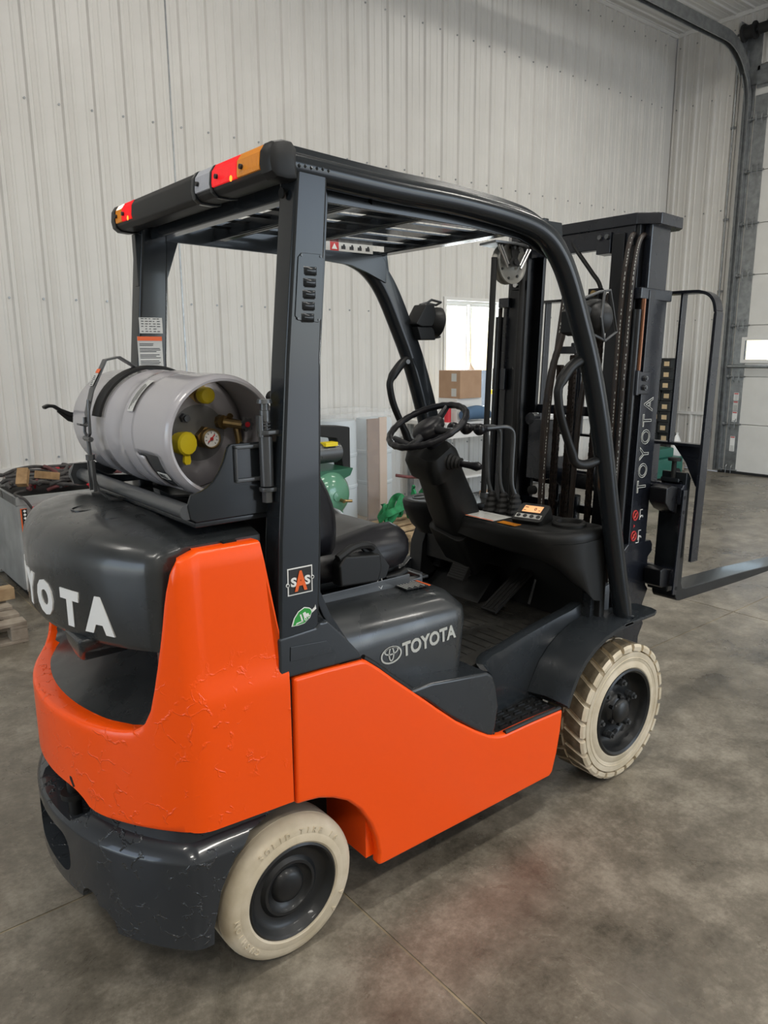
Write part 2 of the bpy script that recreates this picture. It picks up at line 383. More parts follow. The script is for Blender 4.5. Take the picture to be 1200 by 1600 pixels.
for k in range(k0+1, 9):
    x = SEAM+k*PW
    if x+PW > R0['x1']+.05: wdt = R0['x1']-x
    else: wdt = PW
    if wdt < .1: continue
    cut = x < WX1 and x+wdt > WX0
    if cut:
        # panel runs round the window opening
        for z0, z1 in ((.80, WZ0), (WZ1, R0['z']-.03)):
            o = D.objects.new('wall_panel', panel_data('wall_panel', wdt, z0, z1, ROWS)); COL.objects.link(o); o.location = (x, YB, 0); o.parent = wall_back
        if x < WX0:
            o = D.objects.new('wall_panel', panel_data('wall_panel', WX0-x, WZ0, WZ1, ROWS)); COL.objects.link(o); o.location = (x, YB, 0); o.parent = wall_back
        if x+wdt > WX1:
            o = D.objects.new('wall_panel', panel_data('wall_panel', x+wdt-WX1, WZ0, WZ1, ROWS, first=.06)); COL.objects.link(o); o.location = (WX1, YB, 0); o.parent = wall_back
    else:
        o = D.objects.new('wall_panel', upm if wdt == PW else panel_data('wall_panel', wdt, .80, R0['z']-.03, ROWS)); COL.objects.link(o); o.location = (x, YB, 0); o.parent = wall_back
    o = D.objects.new('wainscot_panel', lowm if wdt == PW else panel_data('wainscot_panel', wdt, .02, .765, (.12, .62))); COL.objects.link(o); o.location = (x, YB, 0); o.parent = wall_back
t = MB(); t.box((R0['x0'], YB-.026, .762), (R0['x1'], YB-.001, .800)); t.box((R0['x0'], YB-.034, .755), (R0['x1'], YB-.022, .763))
struct(t.build('trim_1', 'trimm'))
t = MB(); t.box((R0['x0'], YB-.030, R0['z']-.055), (R0['x1']-.02, YB-.001, R0['z']-.002)); t.box((R0['x0'], YB-.045, R0['z']-.018), (R0['x1']-.02, YB-.001, R0['z']-.002)); struct(t.build('trim_2', 'trimm'))
t = MB(); t.box((R0['x1']-.03, R0['y0'], R0['z']-.05), (R0['x1']-.001, YB-.03, R0['z']-.002)); struct(t.build('trim_3', 'trimm'))
# seam line between two panels with its dark joint
t = MB(); t.box((SEAM-.006, YB-.007, .80), (SEAM+.006, YB-.001, R0['z']-.06)); struct(t.build('trim_4', 'galv'))

# ceiling, ribbed the same way
cm = MB(); cm.box((R0['x0'], R0['y0'], R0['z']), (R0['x1'], R0['y1'], R0['z']+.1)); ceil = struct(cm.build('ceiling', 'ceilp', smooth=False))
def ceil_panel():
    mb = MB(); L = R0['x1']-R0['x0']; pr = rib_profile(.914, .2285, .114)
    mb.loft([[(0, a, -h*.6-.002) for a, h in pr]+[(0, .914, 0), (0, 0, 0)], [(L, a, -h*.6-.002) for a, h in pr]+[(L, .914, 0), (L, 0, 0)]])
    ob = mb.build('c', 'ceilp', smooth=False); me = ob.data; D.objects.remove(ob); return me
cpm = ceil_panel()
y = R0['y1']-.914
while y > R0['y0']:
    o = D.objects.new('ceiling_panel', cpm); COL.objects.link(o); o.location = (R0['x0'], y, R0['z']); o.parent = ceil; y -= .914

# end wall with the overhead door
DX = R0['x1']; DY1 = 3.06; DY0 = -1.2; DZ = 5.02
e = MB()
e.box((DX+.03, DY1, 0), (DX+.15, R0['y1']+.12, R0['z']+.1)); e.box((DX+.03, R0['y0'], 0), (DX+.15, DY0, R0['z'])); e.box((DX+.03, DY0, DZ), (DX+.15, DY1, R0['z']))
wall_end = struct(e.build('wall_end', 'wall', smooth=False))
def endpanel(y, wdt, z0, z1, low=False):
    me = panel_data('wall_panel' if not low else 'wainscot_panel', wdt, z0, z1, ROWS if not low else (.12, .62), first=.09)
    o = D.objects.new('wainscot_panel' if low else 'wall_panel', me); COL.objects.link(o); o.location = (DX, y, 0); o.rotation_euler = (0, 0, -PI/2); o.parent = wall_end
for y, wd in ((4.11, .5), (3.61, .40)):
    endpanel(y, wd, .80, R0['z']-.03); endpanel(y, wd, .02, .765, True)
y = 3.21
while y > DY0: endpanel(y, .914, DZ+.05, R0['z']-.03); y -= .914
t = MB(); t.box((DX-.026, 3.2, .762), (DX-.001, R0['y1']-.02, .800)); struct(t.build('trim_5', 'trimm'))
t = MB()
for a, b in (((R0['x0']-.1, R0['y0'], 0), (R0['x0'], -1.5, R0['z'])), ((R0['x0']-.1, 1.9, 0), (R0['x0'], R0['y1'], R0['z'])), ((R0['x0']-.1, -1.5, 3.6), (R0['x0'], 1.9, R0['z']))): t.box(a, b)
struct(t.build('wall_rear', 'wall', smooth=False))
# right-hand wall (behind the camera) has its big door standing open: lower 4 m is open between x = 3.2 and 8.0
t = MB()
t.box((R0['x0'], R0['y0']-.1, 0), (3.2, R0['y0'], R0['z'])); t.box((8.0, R0['y0']-.1, 0), (R0['x1'], R0['y0'], R0['z'])); t.box((3.2, R0['y0']-.1, 4.0), (8.0, R0['y0'], R0['z']))
struct(t.build('wall_right', 'wall', smooth=False))

# floor: sawn concrete slabs
fl = MB(); fl.box((R0['x0'], R0['y0'], -.2), (R0['x1'], R0['y1']+.1, -.0025)); floor = struct(fl.build('floor', mat('joint_filler', (.42, .36, .24), .7, var=(.16, .13, .09), vscale=6), smooth=False))
xs = [R0['x0'], -3.3, .245, 3.66, 7.1, R0['x1']]; ys = [R0['y0'], -3.4, .12, R0['y1']+.02]
G = .008
for i in range(len(xs)-1):
    for j in range(len(ys)-1):
        q = MB(); q.box((xs[i]+G/2, ys[j]+G/2, -.05), (xs[i+1]-G/2, ys[j+1]-G/2, 0))
        q.build('concrete_slab', 'concrete', floor, smooth=False)
# outside ground beyond the openings
q = MB(); q.box((-40, -60, -.35), (60, 60, -.22)); struct(q.build('floor_outside', mat('gravel_outside', (.32, .29, .24), .9), smooth=False))

# ceiling light fixtures
def fixture():
    r = thing('ceiling_light', 'long white ceiling light fixture hanging under the ribbed ceiling', 'ceiling light', (0, 0, 0), 0, 'ceiling lights')
    mb = MB(); mb.box((-.64, -.2, 0), (.64, .2, .05)); mb.build('housing', 'housing', r, bevel=.006)
    for sx in (-.5, .5):
        mb = MB(); mb.cyl((sx, 0, .05), (sx, 0, .25), .006, 6); mb.build('hanger', 'galv', r)
    for sy in (-.1, .1):
        mb = MB(); mb.tube([(-.58, sy, -.012), (.58, sy, -.012)], .016, 8); mb.build('lamp_tube', 'diffuser', r)
    return r
fx = fixture()
def copy_tree(o, parent=None):
    c = o.copy(); COL.objects.link(c)
    if parent is not None: c.parent = parent
    for ch in list(o.children): copy_tree(ch, c)
    return c
for i, (x, y) in enumerate(LAMPS):
    o = fx if i == 0 else copy_tree(fx); o.location = (x, y, 5.48)

# window in the long wall
wn = MB()
wn.prism([(WX0, WZ0), (WX1, WZ0), (WX1, WZ1), (WX0, WZ1)], 1, YB, YB+.01) if False else None
def ring_frame(mb, x0, x1, z0, z1, t, ya, yb):
    mb.box((x0, ya, z0), (x0+t, yb, z1)); mb.box((x1-t, ya, z0), (x1, yb, z1)); mb.box((x0+t, ya, z0), (x1-t, yb, z0+t)); mb.box((x0+t, ya, z1-t), (x1-t, yb, z1))
ring_frame(wn, WX0-.03, WX1+.03, WZ0-.03, WZ1+.03, .035, YB-.03, YB+.12)
win = struct(wn.build('window_1', 'trimm', smooth=False))
s1 = MB(); ring_frame(s1, WX0+.005, WX1-.005, WZ0+.005, WZ1-.005, .035, YB+.05, YB+.10); s1.build('window_frame', 'trimm', win, smooth=False)
for a, b in ((WX0+.04, 5.31), (5.345, WX1-.04)):
    s1 = MB(); ring_frame(s1, a, b, WZ0+.04, WZ1-.04, .018, YB+.06, YB+.09); sa = s1.build('window_sash', 'trimm', win, smooth=False)
    s1 = MB(); s1.box((a+.018, YB+.072, WZ0+.058), (b-.018, YB+.076, WZ1-.058)); s1.build('window_pane', 'glass', sa, smooth=False)

# overhead door
door = D.objects.new('door_1', None); COL.objects.link(door); door.location = (DX, 3.0, 0); door['kind'] = 'structure'
def dl(p): return (p[0]-DX, p[1]-3.0, p[2])
class DB(MB):
    def box(s, a, b, m=None, T=None): return MB.box(s, dl(a), dl(b), m, T)
    def tube(s, pts, r, n=10, m=None, cap=True, T=None, closed=False): return MB.tube(s, [dl(p) for p in pts] if T is None else pts, r, n, m, cap, T, closed)
zs = [.03, .665, 1.292, 1.95, 2.58, 3.21, 3.84, 4.45, 5.02]
for i in range(len(zs)-1):
    q = DB()
    if i == 2:
        wz0, wz1 = 1.50, 1.77; wins = [(2.86-.62, 2.86), (1.5, 2.1), (.4, 1.0), (-.7, -.1)]
        q.box((DX+.01, DY0, zs[i]+.004), (DX+.05, DY1, wz0)); q.box((DX+.01, DY0, wz1), (DX+.05, DY1, zs[i+1]-.004))
        ed = [DY1]+[v for a in wins for v in (a[1], a[0])]+[DY0]
        for k in range(0, len(ed), 2): q.box((DX+.01, ed[k+1], wz0), (DX+.05, ed[k], wz1))
    else: q.box((DX+.01, DY0, zs[i]+.004), (DX+.05, DY1, zs[i+1]-.004))
    q.build('door_panel', 'door', door, smooth=False)
q = DB()
for z in zs[1:-1]: q.box((DX+.052, DY0, z-.03), (DX+.058, DY1, z+.03))
q.build('seam_light_block', 'door', door, smooth=False)  # strips added behind the panel joints to keep outside light out
for a, b in wins:
    q = DB()
    for A, B in (((DX-.006, a-.03, wz0-.03), (DX+.012, a+.012, wz1+.03)), ((DX-.006, b-.012, wz0-.03), (DX+.012, b+.03, wz1+.03)), ((DX-.006, a+.012, wz0-.03), (DX+.012, b-.012, wz0+.012)), ((DX-.006, a+.012, wz1-.012), (DX+.012, b-.012, wz1+.03))): q.box(A, B)
    wf = q.build('window_frame', 'trimm', door, smooth=False)
    q = DB(); q.box((DX+.02, a, wz0), (DX+.024, b, wz1)); q.build('window_pane', 'glass', wf, smooth=False)
# end stile, hinges, jamb angle, track
q = DB(); q.box((DX-.004, 2.83, .03), (DX+.012, 2.985, 4.72)); q.build('end_stile', 'galv', door, smooth=False)
for z in (.045,)+tuple(zs[1:-1]):
    q = DB(); q.box((DX-.012, 2.84, z-.03), (DX-.003, 2.97, z+.03))
    q.tube([(DX-.02, 2.80, z), (DX-.02, 3.05, z)], .011, 8)
    for yy in (2.87, 2.94): q.tube([(DX-.02, yy, z-.07), (DX-.045, yy, z-.04), (DX-.045, yy, z+.04), (DX-.02, yy, z+.07)], .006, 6)
    q.tube([(DX-.03, 3.0, z), (DX-.03, 3.04, z)], .026, 12)
    q.build('hinge', 'galv', door)
trk = [(DX-.045, 3.06, .05), (DX-.045, 3.06, 4.55)]+[(DX-.045-.70*(1-math.cos(a)), 3.06, 4.55+.70*math.sin(a)) for a in [PI/2*k/10 for k in range(1, 11)]]+[(3.2, 3.06, 5.26)]
q = DB()
sec = [(-.028, -.028), (.028, -.028), (.028, .028), (.020, .028), (.020, -.020), (-.020, -.020), (-.020, .028), (-.028, .028)]
MB.sweep(q, [(a*1.15, b*1.15) for a, b in sec], [dl(p) for p in trk[:6]]); q.build('track', 'galv', door, smooth=True)
q = DB(); MB.sweep(q, [(a*1.5, b*2.4) for a, b in sec], [dl(p) for p in trk[5:]]); q.build('curved_track', 'galv', door, smooth=True)
q = DB(); q.box((DX-.075, 3.10, .03), (DX+.0, 3.112, 5.25)); q.box((DX-.006, 3.0, .03), (DX+.0, 3.11, 5.25)); q.build('track_angle', 'galv', door, smooth=False)
q = DB(); q.box((DX-.05, 2.72, .03), (DX-.012, 2.80, 5.05)) if False else q.box((DX-.02, 2.62, 4.80), (DX-.002, 2.98, 5.0)); q.box((DX-.06, 2.72, 4.83), (DX-.02, 2.96, 4.93)); q.build('top_roller_bracket', 'galv', door, smooth=False)
q = DB(); q.box((DX-.03, DY0, 5.0), (DX-.004, 2.98, 5.05)); q.build('top_rail', 'galv', door, smooth=False)
q = DB(); q.tube([(DX-.16, 3.2, 5.42), (DX-.16, -1.0, 5.42)], .014, 10); q.build('torsion_shaft', 'darksteel', door)
q = DB(); q.tube([(DX-.16, 2.93, 5.42), (DX-.16, 1.6, 5.42)], .06, 16); q.build('torsion_spring', 'rubber', door)
q = DB(); q.tube([(DX-.16, 3.13, 5.42), (DX-.16, 3.11, 5.42), (DX-.16, 3.10, 5.42), (DX-.16, 3.0, 5.42), (DX-.16, 2.99, 5.42), (DX-.16, 2.975, 5.42)], [.10, .10, .075, .075, .10, .10], 20); q.build('cable_drum', 'rubber', door)
q = DB(); q.box((DX-.2, 3.14, 5.2), (DX, 3.15, 5.55)); q.box((DX-.03, 2.95, 4.85), (DX, 3.16, 5.45)); q.build('bearing_bracket', 'galv', door, smooth=False)
q = DB(); q.tube([(DX-.06, 3.02, 1.425), (DX-.06, -1.0, 1.425)], .022, 10); q.build('lock_bar', 'galv', door)
q = DB(); q.box((DX-.02, DY0, .0), (DX+.02, 3.06, .032)); q.build('bottom_seal', 'rubber', door, smooth=False)
for z0, z1, m_ in ((.98, 1.08, 'white'), (.84, .97, 'label'), (.64, .83, 'white'), (.30, .50, 'white')):
    q = DB(); q.box((DX-.0065, 2.865, z0), (DX-.004, 2.93, z1)); lb = q.build('warning_label', m_, door, smooth=False)
    q = DB(); q.box((DX-.008, 2.87, z1-.02), (DX-.0065, 2.925, z1-.006), 'labelred')
    for k in range(4): q.box((DX-.008, 2.873, z0+.012+k*.018), (DX-.0065, 2.92, z0+.016+k*.018), 'print')
    q.build('print_lines', None, lb, smooth=False)
# conduit on the end wall
cd = thing('conduit', 'thin grey conduit running up the end wall beside the overhead door track', 'conduit', (DX-.03, 3.235, 0))
q = MB(); q.tube([(0, 0, .02), (0, 0, 5.60)], .011, 8); q.build('pipe', 'galv', cd)
for z in (.5, 1.5, 2.4, 3.3, 4.4):
    q = MB(); q.box((.0, -.035, z-.012), (.022, .035, z+.012)); q.box((-.014, -.014, z-.012), (0, .014, z+.012)); q.build('strap_clip', 'galv', cd)
# ============================================================ FORKLIFT
FK = thing('forklift', 'orange and charcoal forklift with cream tyres and a grey gas tank behind its seat', 'forklift', (.7, 0, 0))
OFF = Vector((.7, 0, 0))
def FB(mb, name, m=None, parent=None, **k):
    """build in truck coordinates under the forklift (or under one of its parts)"""
    mb.bm.transform(Matrix.Translation(-OFF)) if parent is None or parent is FK or parent.parent is FK else None
    return mb.build(name, m, parent or FK, **k)
def FT(name, txt, T, m, size, parent=None, **k):
    return text_obj(name, txt, Matrix.Translation(-OFF) @ T, m, parent or FK, size, **k)

# ---- counterweight
def cx(y): a = abs(y); return -.465+.7*y*y+.8*y**4
NP = 40
def plan(d=0, yc=.49, front=.0, rc=.024, bulge=0, cin=0):
    """closed plan outline of the counterweight pulled in by d; fixed vertex count"""
    yc = yc-d; pts = []
    ys = [-yc+rc+(2*(yc-rc))*i/NP for i in range(NP+1)]
    cxx = lambda y: cx(y)-bulge+d*1.05+cin*max(0, 1-(y/.44)**2)
    # side start, corner, rear curve, corner, side
    x_c = cxx(yc)
    pts.append((front, -(yc+.012))); pts.append((x_c*.5+front*.5+.02, -(yc+.008)))
    c0 = (cxx(-yc+rc)+rc*.75, -yc+rc)
    for a in (0, .25, .5, .75):
        # blend from side to rear curve
        t = a; pts.append(((1-t)**2*(x_c+rc*1.5)+2*t*(1-t)*(x_c+.004)+t*t*cxx(ys[0]), (1-t)**2*(-yc-.002)+2*t*(1-t)*(-yc-.001)+t*t*ys[0]))
    for y in ys: pts.append((cxx(y), y))
    for a in (.75, .5, .25, 0):
        t = a; pts.append(((1-t)**2*(x_c+rc*1.5)+2*t*(1-t)*(x_c+.004)+t*t*cxx(ys[-1]), -((1-t)**2*(-yc-.002)+2*t*(1-t)*(-yc-.001)+t*t*ys[0])))
    pts.append((x_c*.5+front*.5+.02, yc+.008)); pts.append((front, yc+.012))
    return pts
def ringz(d, z, **k): return [(x, y, z if not callable(z) else z(x, y)) for x, y in plan(d, **k)]
# orange body: upright columns round the plan whose height follows the U-shaped opening
UE = [(.0, .734), (.25, .734), (.33, .737), (.365, .745), (.392, .766), (.408, .80), (.420, .86), (.430, .92), (.439, .98), (.446, 1.035), (.450, 1.07), (.455, 1.105), (.461, 1.135), (.468, 1.155), (.474, 1.166), (.486, 1.176)]
LE = [(0, .534), (.13, .534), (.165, .530), (.195, .520), (.218, .500), (.24, .494), (.27, .491)]
def interp(tab, v):
    v = abs(v)
    for p, q in zip(tab, tab[1:]):
        if v <= q[0]: return p[1]+(q[1]-p[1])*(v-p[0])/(q[0]-p[0])
    return tab[-1][1]
def side_front(z): return .004 if z < .835 else .004-(z-.835)*.17
def inset_z(z): return 0 if z < .83 else (.010*(z-.83)/.03 if z < .86 else .010+(z-.86)*.018)
st = []       # stations: (kind, parameter)
fine = [-.470+.0025*k for k in range(0, 25)]+[-.405+.01*k for k in range(1, 7)]+[-.34+.02*k for k in range(1, 17)]
fine = fine+[-v for v in reversed(fine)]
yc = .492
for sg in (-1,):
    pass
def body_pt(i, z):
    kind, v = STN[i]; d = inset_z(z)
    if kind == 'rear': return (cx(v), v, z)
    s_ = -1 if kind[0] == 'n' else 1; t = v
    xc = cx(.470)
    # rounded corner then straight flank out to the seam
    if t < .35:
        u = t/.35; p0 = (xc, .470); p1 = (cx(.492)-.006, .4925); p2 = (cx(.492)+.035, .494)
        x = (1-u)**2*p0[0]+2*u*(1-u)*p1[0]+u*u*p2[0]; y = (1-u)**2*p0[1]+2*u*(1-u)*p1[1]+u*u*p2[1]
        return (x, s_*(y-d*u), z)
    u = (t-.35)/.65; x0 = cx(.492)+.035; x1 = side_front(z)
    return (x0+(x1-x0)*u, s_*(.494+.006*u-d), z)
STN = [('n', 1-.125*k) for k in range(6)]+[('n', .35-.0583*k) for k in range(6)]+[('rear', y) for y in fine]+[('f', .0583*k) for k in range(1, 7)]+[('f', .35+.13*k) for k in range(1, 6)]
def top_z(i):
    k_, v = STN[i]; return interp(UE, v) if k_ == 'rear' else (1.166+.019*min(1, v/.35))
def low_z(i):
    k_, v = STN[i]; return interp(LE, v) if k_ == 'rear' else .491-.015*v*(1 if k_ != 'rear' else 0)
mb = MB(); rows = []
lev = [0, .03, .12, .25, .38, .46, .5, .54, .62, .72, .82, .9, .95]
N_ = len(STN)
def inner_dir(i):
    k_, v = STN[i]
    if k_ == 'rear': return Vector((1, 0, 0)) if abs(v) < .462 else Vector((.6, -math.copysign(.8, v), 0))
    s_ = -1 if k_ == 'n' else 1
    return Vector((.5*(1-v), -s_, 0)).normalized() if v < .35 else Vector((0, -s_, 0))
rows.append([tuple(Vector(body_pt(i, low_z(i)-.006))+inner_dir(i)*.03) for i in range(N_)])
rows.append([tuple(Vector(body_pt(i, low_z(i)-.006))+inner_dir(i)*.008) for i in range(N_)])
for l in lev:
    rows.append([body_pt(i, low_z(i)+(top_z(i)-.012-low_z(i))*l) for i in range(N_)])
# keep the crease at z .835-.86 for flank columns by snapping their levels
for q, l in enumerate(lev):
    zf = {.5: .835, .46: .80, .54: .862}.get(l)
    if zf:
        for i in range(N_):
            if STN[i][0] != 'rear': rows[2+q][i] = body_pt(i, zf)
for dz, din in ((-.007, .0015), (-.003, .005), (0, .012), (0, .035), (-.002, .075)):
    rr_ = []
    for i in range(N_):
        k_, v = STN[i]; p = Vector(body_pt(i, top_z(i)-.004))+inner_dir(i)*din; p.z = top_z(i)+dz
        rr_.append(tuple(p))
    rows.append(rr_)
last = []
for i in range(N_):
    k_, v = STN[i]; p = Vector(rows[-1][i])
    if k_ == 'rear' and abs(v) > .38 and abs(v) < .466: last.append((-.12, p.y, p.z))
    elif k_ == 'rear' and abs(v) <= .38: last.append((p.x+.02, p.y, p.z-.03))
    else: last.append((p.x, p.y, p.z-.2))
rows.append(last)
mb.loft([[rows[j][i] for j in range(len(rows))] for i in range(N_)])
FB(mb, 'counterweight', 'orange', angle=50)

# scooped recess behind the U and a black slab for the shade in its air opening
mb = MB(); rows = []
for i in range(13):
    v = i/12; yl = []
    for k in range(25):
        u = -1+2*k/24; a = abs(u)
        yy = u*(.425-.05*v)
        xr = cx(yy*.96)+.028
        x = xr+(-.12-xr)*v
        z = .728+.055*v+.10*v*v+.20*max(0, a-.80)*(1+v)*3.3*max(0, a-.80)*3
        yl.append((x, yy, z))
    rows.append(yl)
vs = [p for r in rows for p in r]; fs = [(i*25+k, i*25+k+1, (i+1)*25+k+1, (i+1)*25+k) for i in range(12) for k in range(24)]
mb.faces(vs, fs); mb.faces([(x, y, z-.02) for x, y, z in vs], [tuple(reversed(f)) for f in fs])
FB(mb, 'scoop', 'hood')
mb = MB(); mb.box((-.135, -.45, .72), (-.10, .45, 1.19)); FB(mb, 'radiator_shade_slab', 'deep', smooth=False)
mb = MB(); mb.prism([(-.425, .955), (-.405, .80), (-.380, .765), (-.366, .80), (-.372, .955)], 0, -.285, -.12); FB(mb, 'scoop_cheek', 'charcoal', bevel=.006)
mb = MB(); mb.prism([(.425, .955), (.405, .80), (.380, .765), (.366, .80), (.372, .955)], 0, -.285, -.12); FB(mb, 'scoop_cheek', 'charcoal', bevel=.006)
# lifting nose hanging under the band
mb = MB(); mb.loft([[(-.43+.10*s+dx, -.20+dy, z) for dx, dy in ((0, -.05*q), (0, .05*q), (.12, .05*q), (.12, -.05*q))] for s, q, z in ((0, 1.3, .96), (.05, 1.1, .925), (.12, .6, .90), (.2, .3, .885))])
FB(mb, 'lifting_nose', 'charcoal', bevel=.012, seg=3)

# ---- dark hood band over the recess
def yclip(y, lim=.438): return max(-lim, min(lim, y))
def band(d, z, fr=-.03, lim=.438, bulge=.004):
    out = []
    for x, y in plan(d, bulge=bulge, front=fr, cin=.021):
        yy = yclip(y, lim)
        out.append((max(x, cx(yy)-bulge+d*1.05) if abs(y) > lim else x, yy, z))
    return out
def dome(d, z0, k): return [(x, y, z0+k*max(0, 1-(y/.46)**4)) for x, y, _ in band(d, 0)]
mb = MB()
mb.loft([band(.03, .945), band(.008, .950), band(0, .965), band(0, 1.135), band(.004, 1.155), [(x, y, 1.170+.004*(1-(y/.46)**2)) for x, y, _ in band(.012, 0)], dome(.026, 1.180, .012), dome(.05, 1.186, .020), dome(.09, 1.190, .026), dome(.15, 1.192, .030), dome(.23, 1.193, .032)])
bd = FB(mb, 'rear_hood', 'hood', angle=50)
# two casting marks and the raised name across the band
for (x, y) in ((-.30, .02), (-.27, -.13)):
    q = MB(); T = Matrix.Translation((x, y, 1.2205)); q.lathe([(.038, -.004), (.038, .0006), (.034, .0012), (.033, .0)], 28, None, T); FB(q, 'casting_ring', 'hood')
ylet = [.215, .135, .035, -.098, -.214, -.302]; wl = [.075, .088, .090, .098, .074, .092]
for ch, y, wdt in zip('TOYOTA', [.258, .162, .050, -.070, -.200, -.300], wl):
    sl = 1.4*y+3.2*y**3-.042*y/.1936
    tx = Vector((-sl, -1, 0)).normalized()
    o_ = Vector((cx(y)-.0045+.021*(1-(y/.44)**2), y, 1.024))
    T = frame(o_, tx, (0, 0, 1)); T = T @ Matrix.Translation((0, 0, -.004 if abs(y) > .1 else -.0035))
    FT('letter', ch, T, 'whitetext', .13, parent=None, width=wdt*1.05, bold=.009, extrude=.0055, height=.092)

# ---- lower bumper casting
mb = MB()
def rb(d, z, fr=-.01, bu=.028, yc=.492): return [(x, y, z) for x, y in plan(d, bulge=bu, yc=yc, front=fr, cin=.016, rc=.014)]
mb.loft([rb(.02, .158), rb(.0, .175), rb(-.002, .30), rb(-.002, .410), rb(.002, .418), rb(.021, .441), rb(.036, .450, bu=.02), rb(.04, .50, bu=.02)])
bump_ = FB(mb, 'bumper_casting', 'charcoal_cast', smooth=True)
def cutb(fn):
    c = MB(); fn(c); boolean(bump_, FB(c, 'cut', 'charcoal_cast', smooth=False))
# wheel-side relief: the casting sweeps up over the rear tyre
cutb(lambda c: c.prism([(-.243, .05), (-.236, .22), (-.212, .32), (-.172, .392), (-.118, .436), (-.02, .456), (.1, .456), (.1, .05)], 1, -.7, -.30))
cutb(lambda c: c.prism([(-.243, .05), (-.236, .22), (-.212, .32), (-.172, .392), (-.118, .436), (-.02, .456), (.1, .456), (.1, .05)], 1, .30, .7))
cutb(lambda c: c.prism([(-.32, .10), (-.30, .205), (-.27, .232), (.27, .232), (.30, .205), (.32, .10)], 0, -.7, -.05))   # raised underside
cutb(lambda c: c.prism([(-.155, .44), (-.190, .505), (-.190, .60), (.190, .60), (.190, .505), (.155, .44), (.13, .425), (-.13, .425)], 0, -.7, -.37))     # tow pin pocket
cutb(lambda c: c.prism(rrect(-.135, .268, .135, .385, .045, 5), 0, -.7, -.33))       # slot below
cutb(lambda c: c.cyl((-.6, -.215, .235), (-.3, -.215, .235), .032, 18))
resmooth(bump_, .008, 2, 40, 34)
mb = MB(); mb.cyl((-.432, -.10, .40), (-.432, -.10, .56), .017, 14); mb.cyl((-.432, -.10, .475), (-.432, -.10, .49), .034, 16); mb.tube([(-.432, -.10, .555), (-.44, -.13, .565), (-.445, -.15, .555), (-.442, -.16, .535)], .007, 8); FB(mb, 'tow_pin', 'black')
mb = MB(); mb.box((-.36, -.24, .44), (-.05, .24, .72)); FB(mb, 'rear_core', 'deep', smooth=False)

# ---- chassis stand-in: black boxes added under the body to block light
mb = MB(); mb.box((-.20, -.27, .16), (1.30, .27, .56)); mb.box((.30, -.44, .17), (.76, .44, .40)); mb.box((.76, -.44, .17), (1.08, .44, .345)); FB(mb, 'underbody_light_block', 'deep', smooth=False)
mb = MB(); mb.box((.26, -.47, .17), (.30, -.27, .52)); FB(mb, 'wheel_well_wall', 'orange_smooth', smooth=False)
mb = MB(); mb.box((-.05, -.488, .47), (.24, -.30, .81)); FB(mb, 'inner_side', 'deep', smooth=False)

# ---- orange side panels
side = [(.016, .816), (.120, .813), (.232, .806), (.252, .800), (.300, .762), (.356, .712), (.459, .625), (.520, .572), (.60, .505), (.69, .442), (.745, .408), (.785, .392), (.82, .384), (.95, .384), (1.127, .378), (1.120, .30), (1.105, .22), (1.084, .150), (1.068, .136), (.70, .140), (.30, .146), (.283, .150)]
archp = [(.288, .190), (.278, .245), (.258, .298), (.222, .358), (.180, .402), (.130, .432), (.085, .450), (.040, .458), (.012, .460)]
for sgn in (-1, 1):
    mb = MB(); mb.prism(side+archp, 1, sgn*.500, sgn*.465); FB(mb, 'side_panel', 'orange_smooth', bevel=.010, seg=3)
# dark rubber beading along the upper edge
for sgn in (-1, 1):
    mb = MB(); mb.tube([(x, sgn*.478, z+.004) for x, z in side[3:12]], .009, 8); FB(mb, 'panel_beading', 'black')

# ---- engine hood under the seat
def rbox(x0, x1, y, z, r):
    return [(x, s_, z) for x, s_ in rrect(x0+r, -y+r, x1-r, y-r, .06, 6)]
mb = MB()
hx = .75
def hring(d, z, xf): return [(x, y, z if not callable(z) else z(x, y)) for x, y in rrect(.02, -.418+d, xf-d, .418-d, .075, 7)]
zt = lambda b: (lambda x, y: b-.020*max(0, (x-.35)/.4)-.012*(abs(y)/.4)**2)
mb.loft([hring(0, .54, .715), hring(0, .60, .725), hring(0, .72, .740), hring(.0, .79, .748), hring(.004, .825, .748), hring(.016, zt(.868), .748), hring(.036, zt(.892), .746), hring(.064, zt(.906), .742), hring(.10, zt(.912), .74), hring(.18, zt(.914), .74)])
hood = FB(mb, 'engine_hood', 'hood', angle=50)
def side_shape(name, polys, m, y=-.4197, T=None, parent=None, thick=.0012, sgn=-1):
    mb = MB()
    for p in polys: mb.prism(p, 1, y, y+thick*sgn)
    return FB(mb, name, m, parent, smooth=False)
T = frame((.555, -.4195, .760), (1, 0, .040), (0, 0, 1)); FT('lettering', 'TOYOTA', T, 'silvertext', .07, width=.222, bold=.0022, extrude=.0008, height=.046)
# emblem: three crossed ellipse rings
mb = MB()
def ering(mb, c, a, b, w_, y=-.4203, n=36):
    o_ = [(c[0]+a*math.cos(t), c[1]+b*math.sin(t)) for t in [2*PI*k/n for k in range(n)]]; i_ = [(c[0]+(a-w_)*math.cos(t), c[1]+(b-w_*.85)*math.sin(t)) for t in [2*PI*k/n for k in range(n)]]
    vs = [(x, y, z) for x, z in o_]+[(x, y, z) for x, z in i_]+[(x, y+.001, z) for x, z in o_]+[(x, y+.001, z) for x, z in i_]
    fs = []
    for k in range(n):
        j = (k+1) % n; fs += [(k, j, n+j, n+k), (k, 2*n+k, 2*n+j, j), (n+k, n+j, 3*n+j, 3*n+k)]
    mb.faces(vs, fs)
ering(mb, (.402, .752), .040, .027, .0055); ering(mb, (.402, .7645), .027, .0125, .0045); ering(mb, (.402, .7545), .011, .022, .0045); FB(mb, 'emblem', 'silvertext', smooth=False)
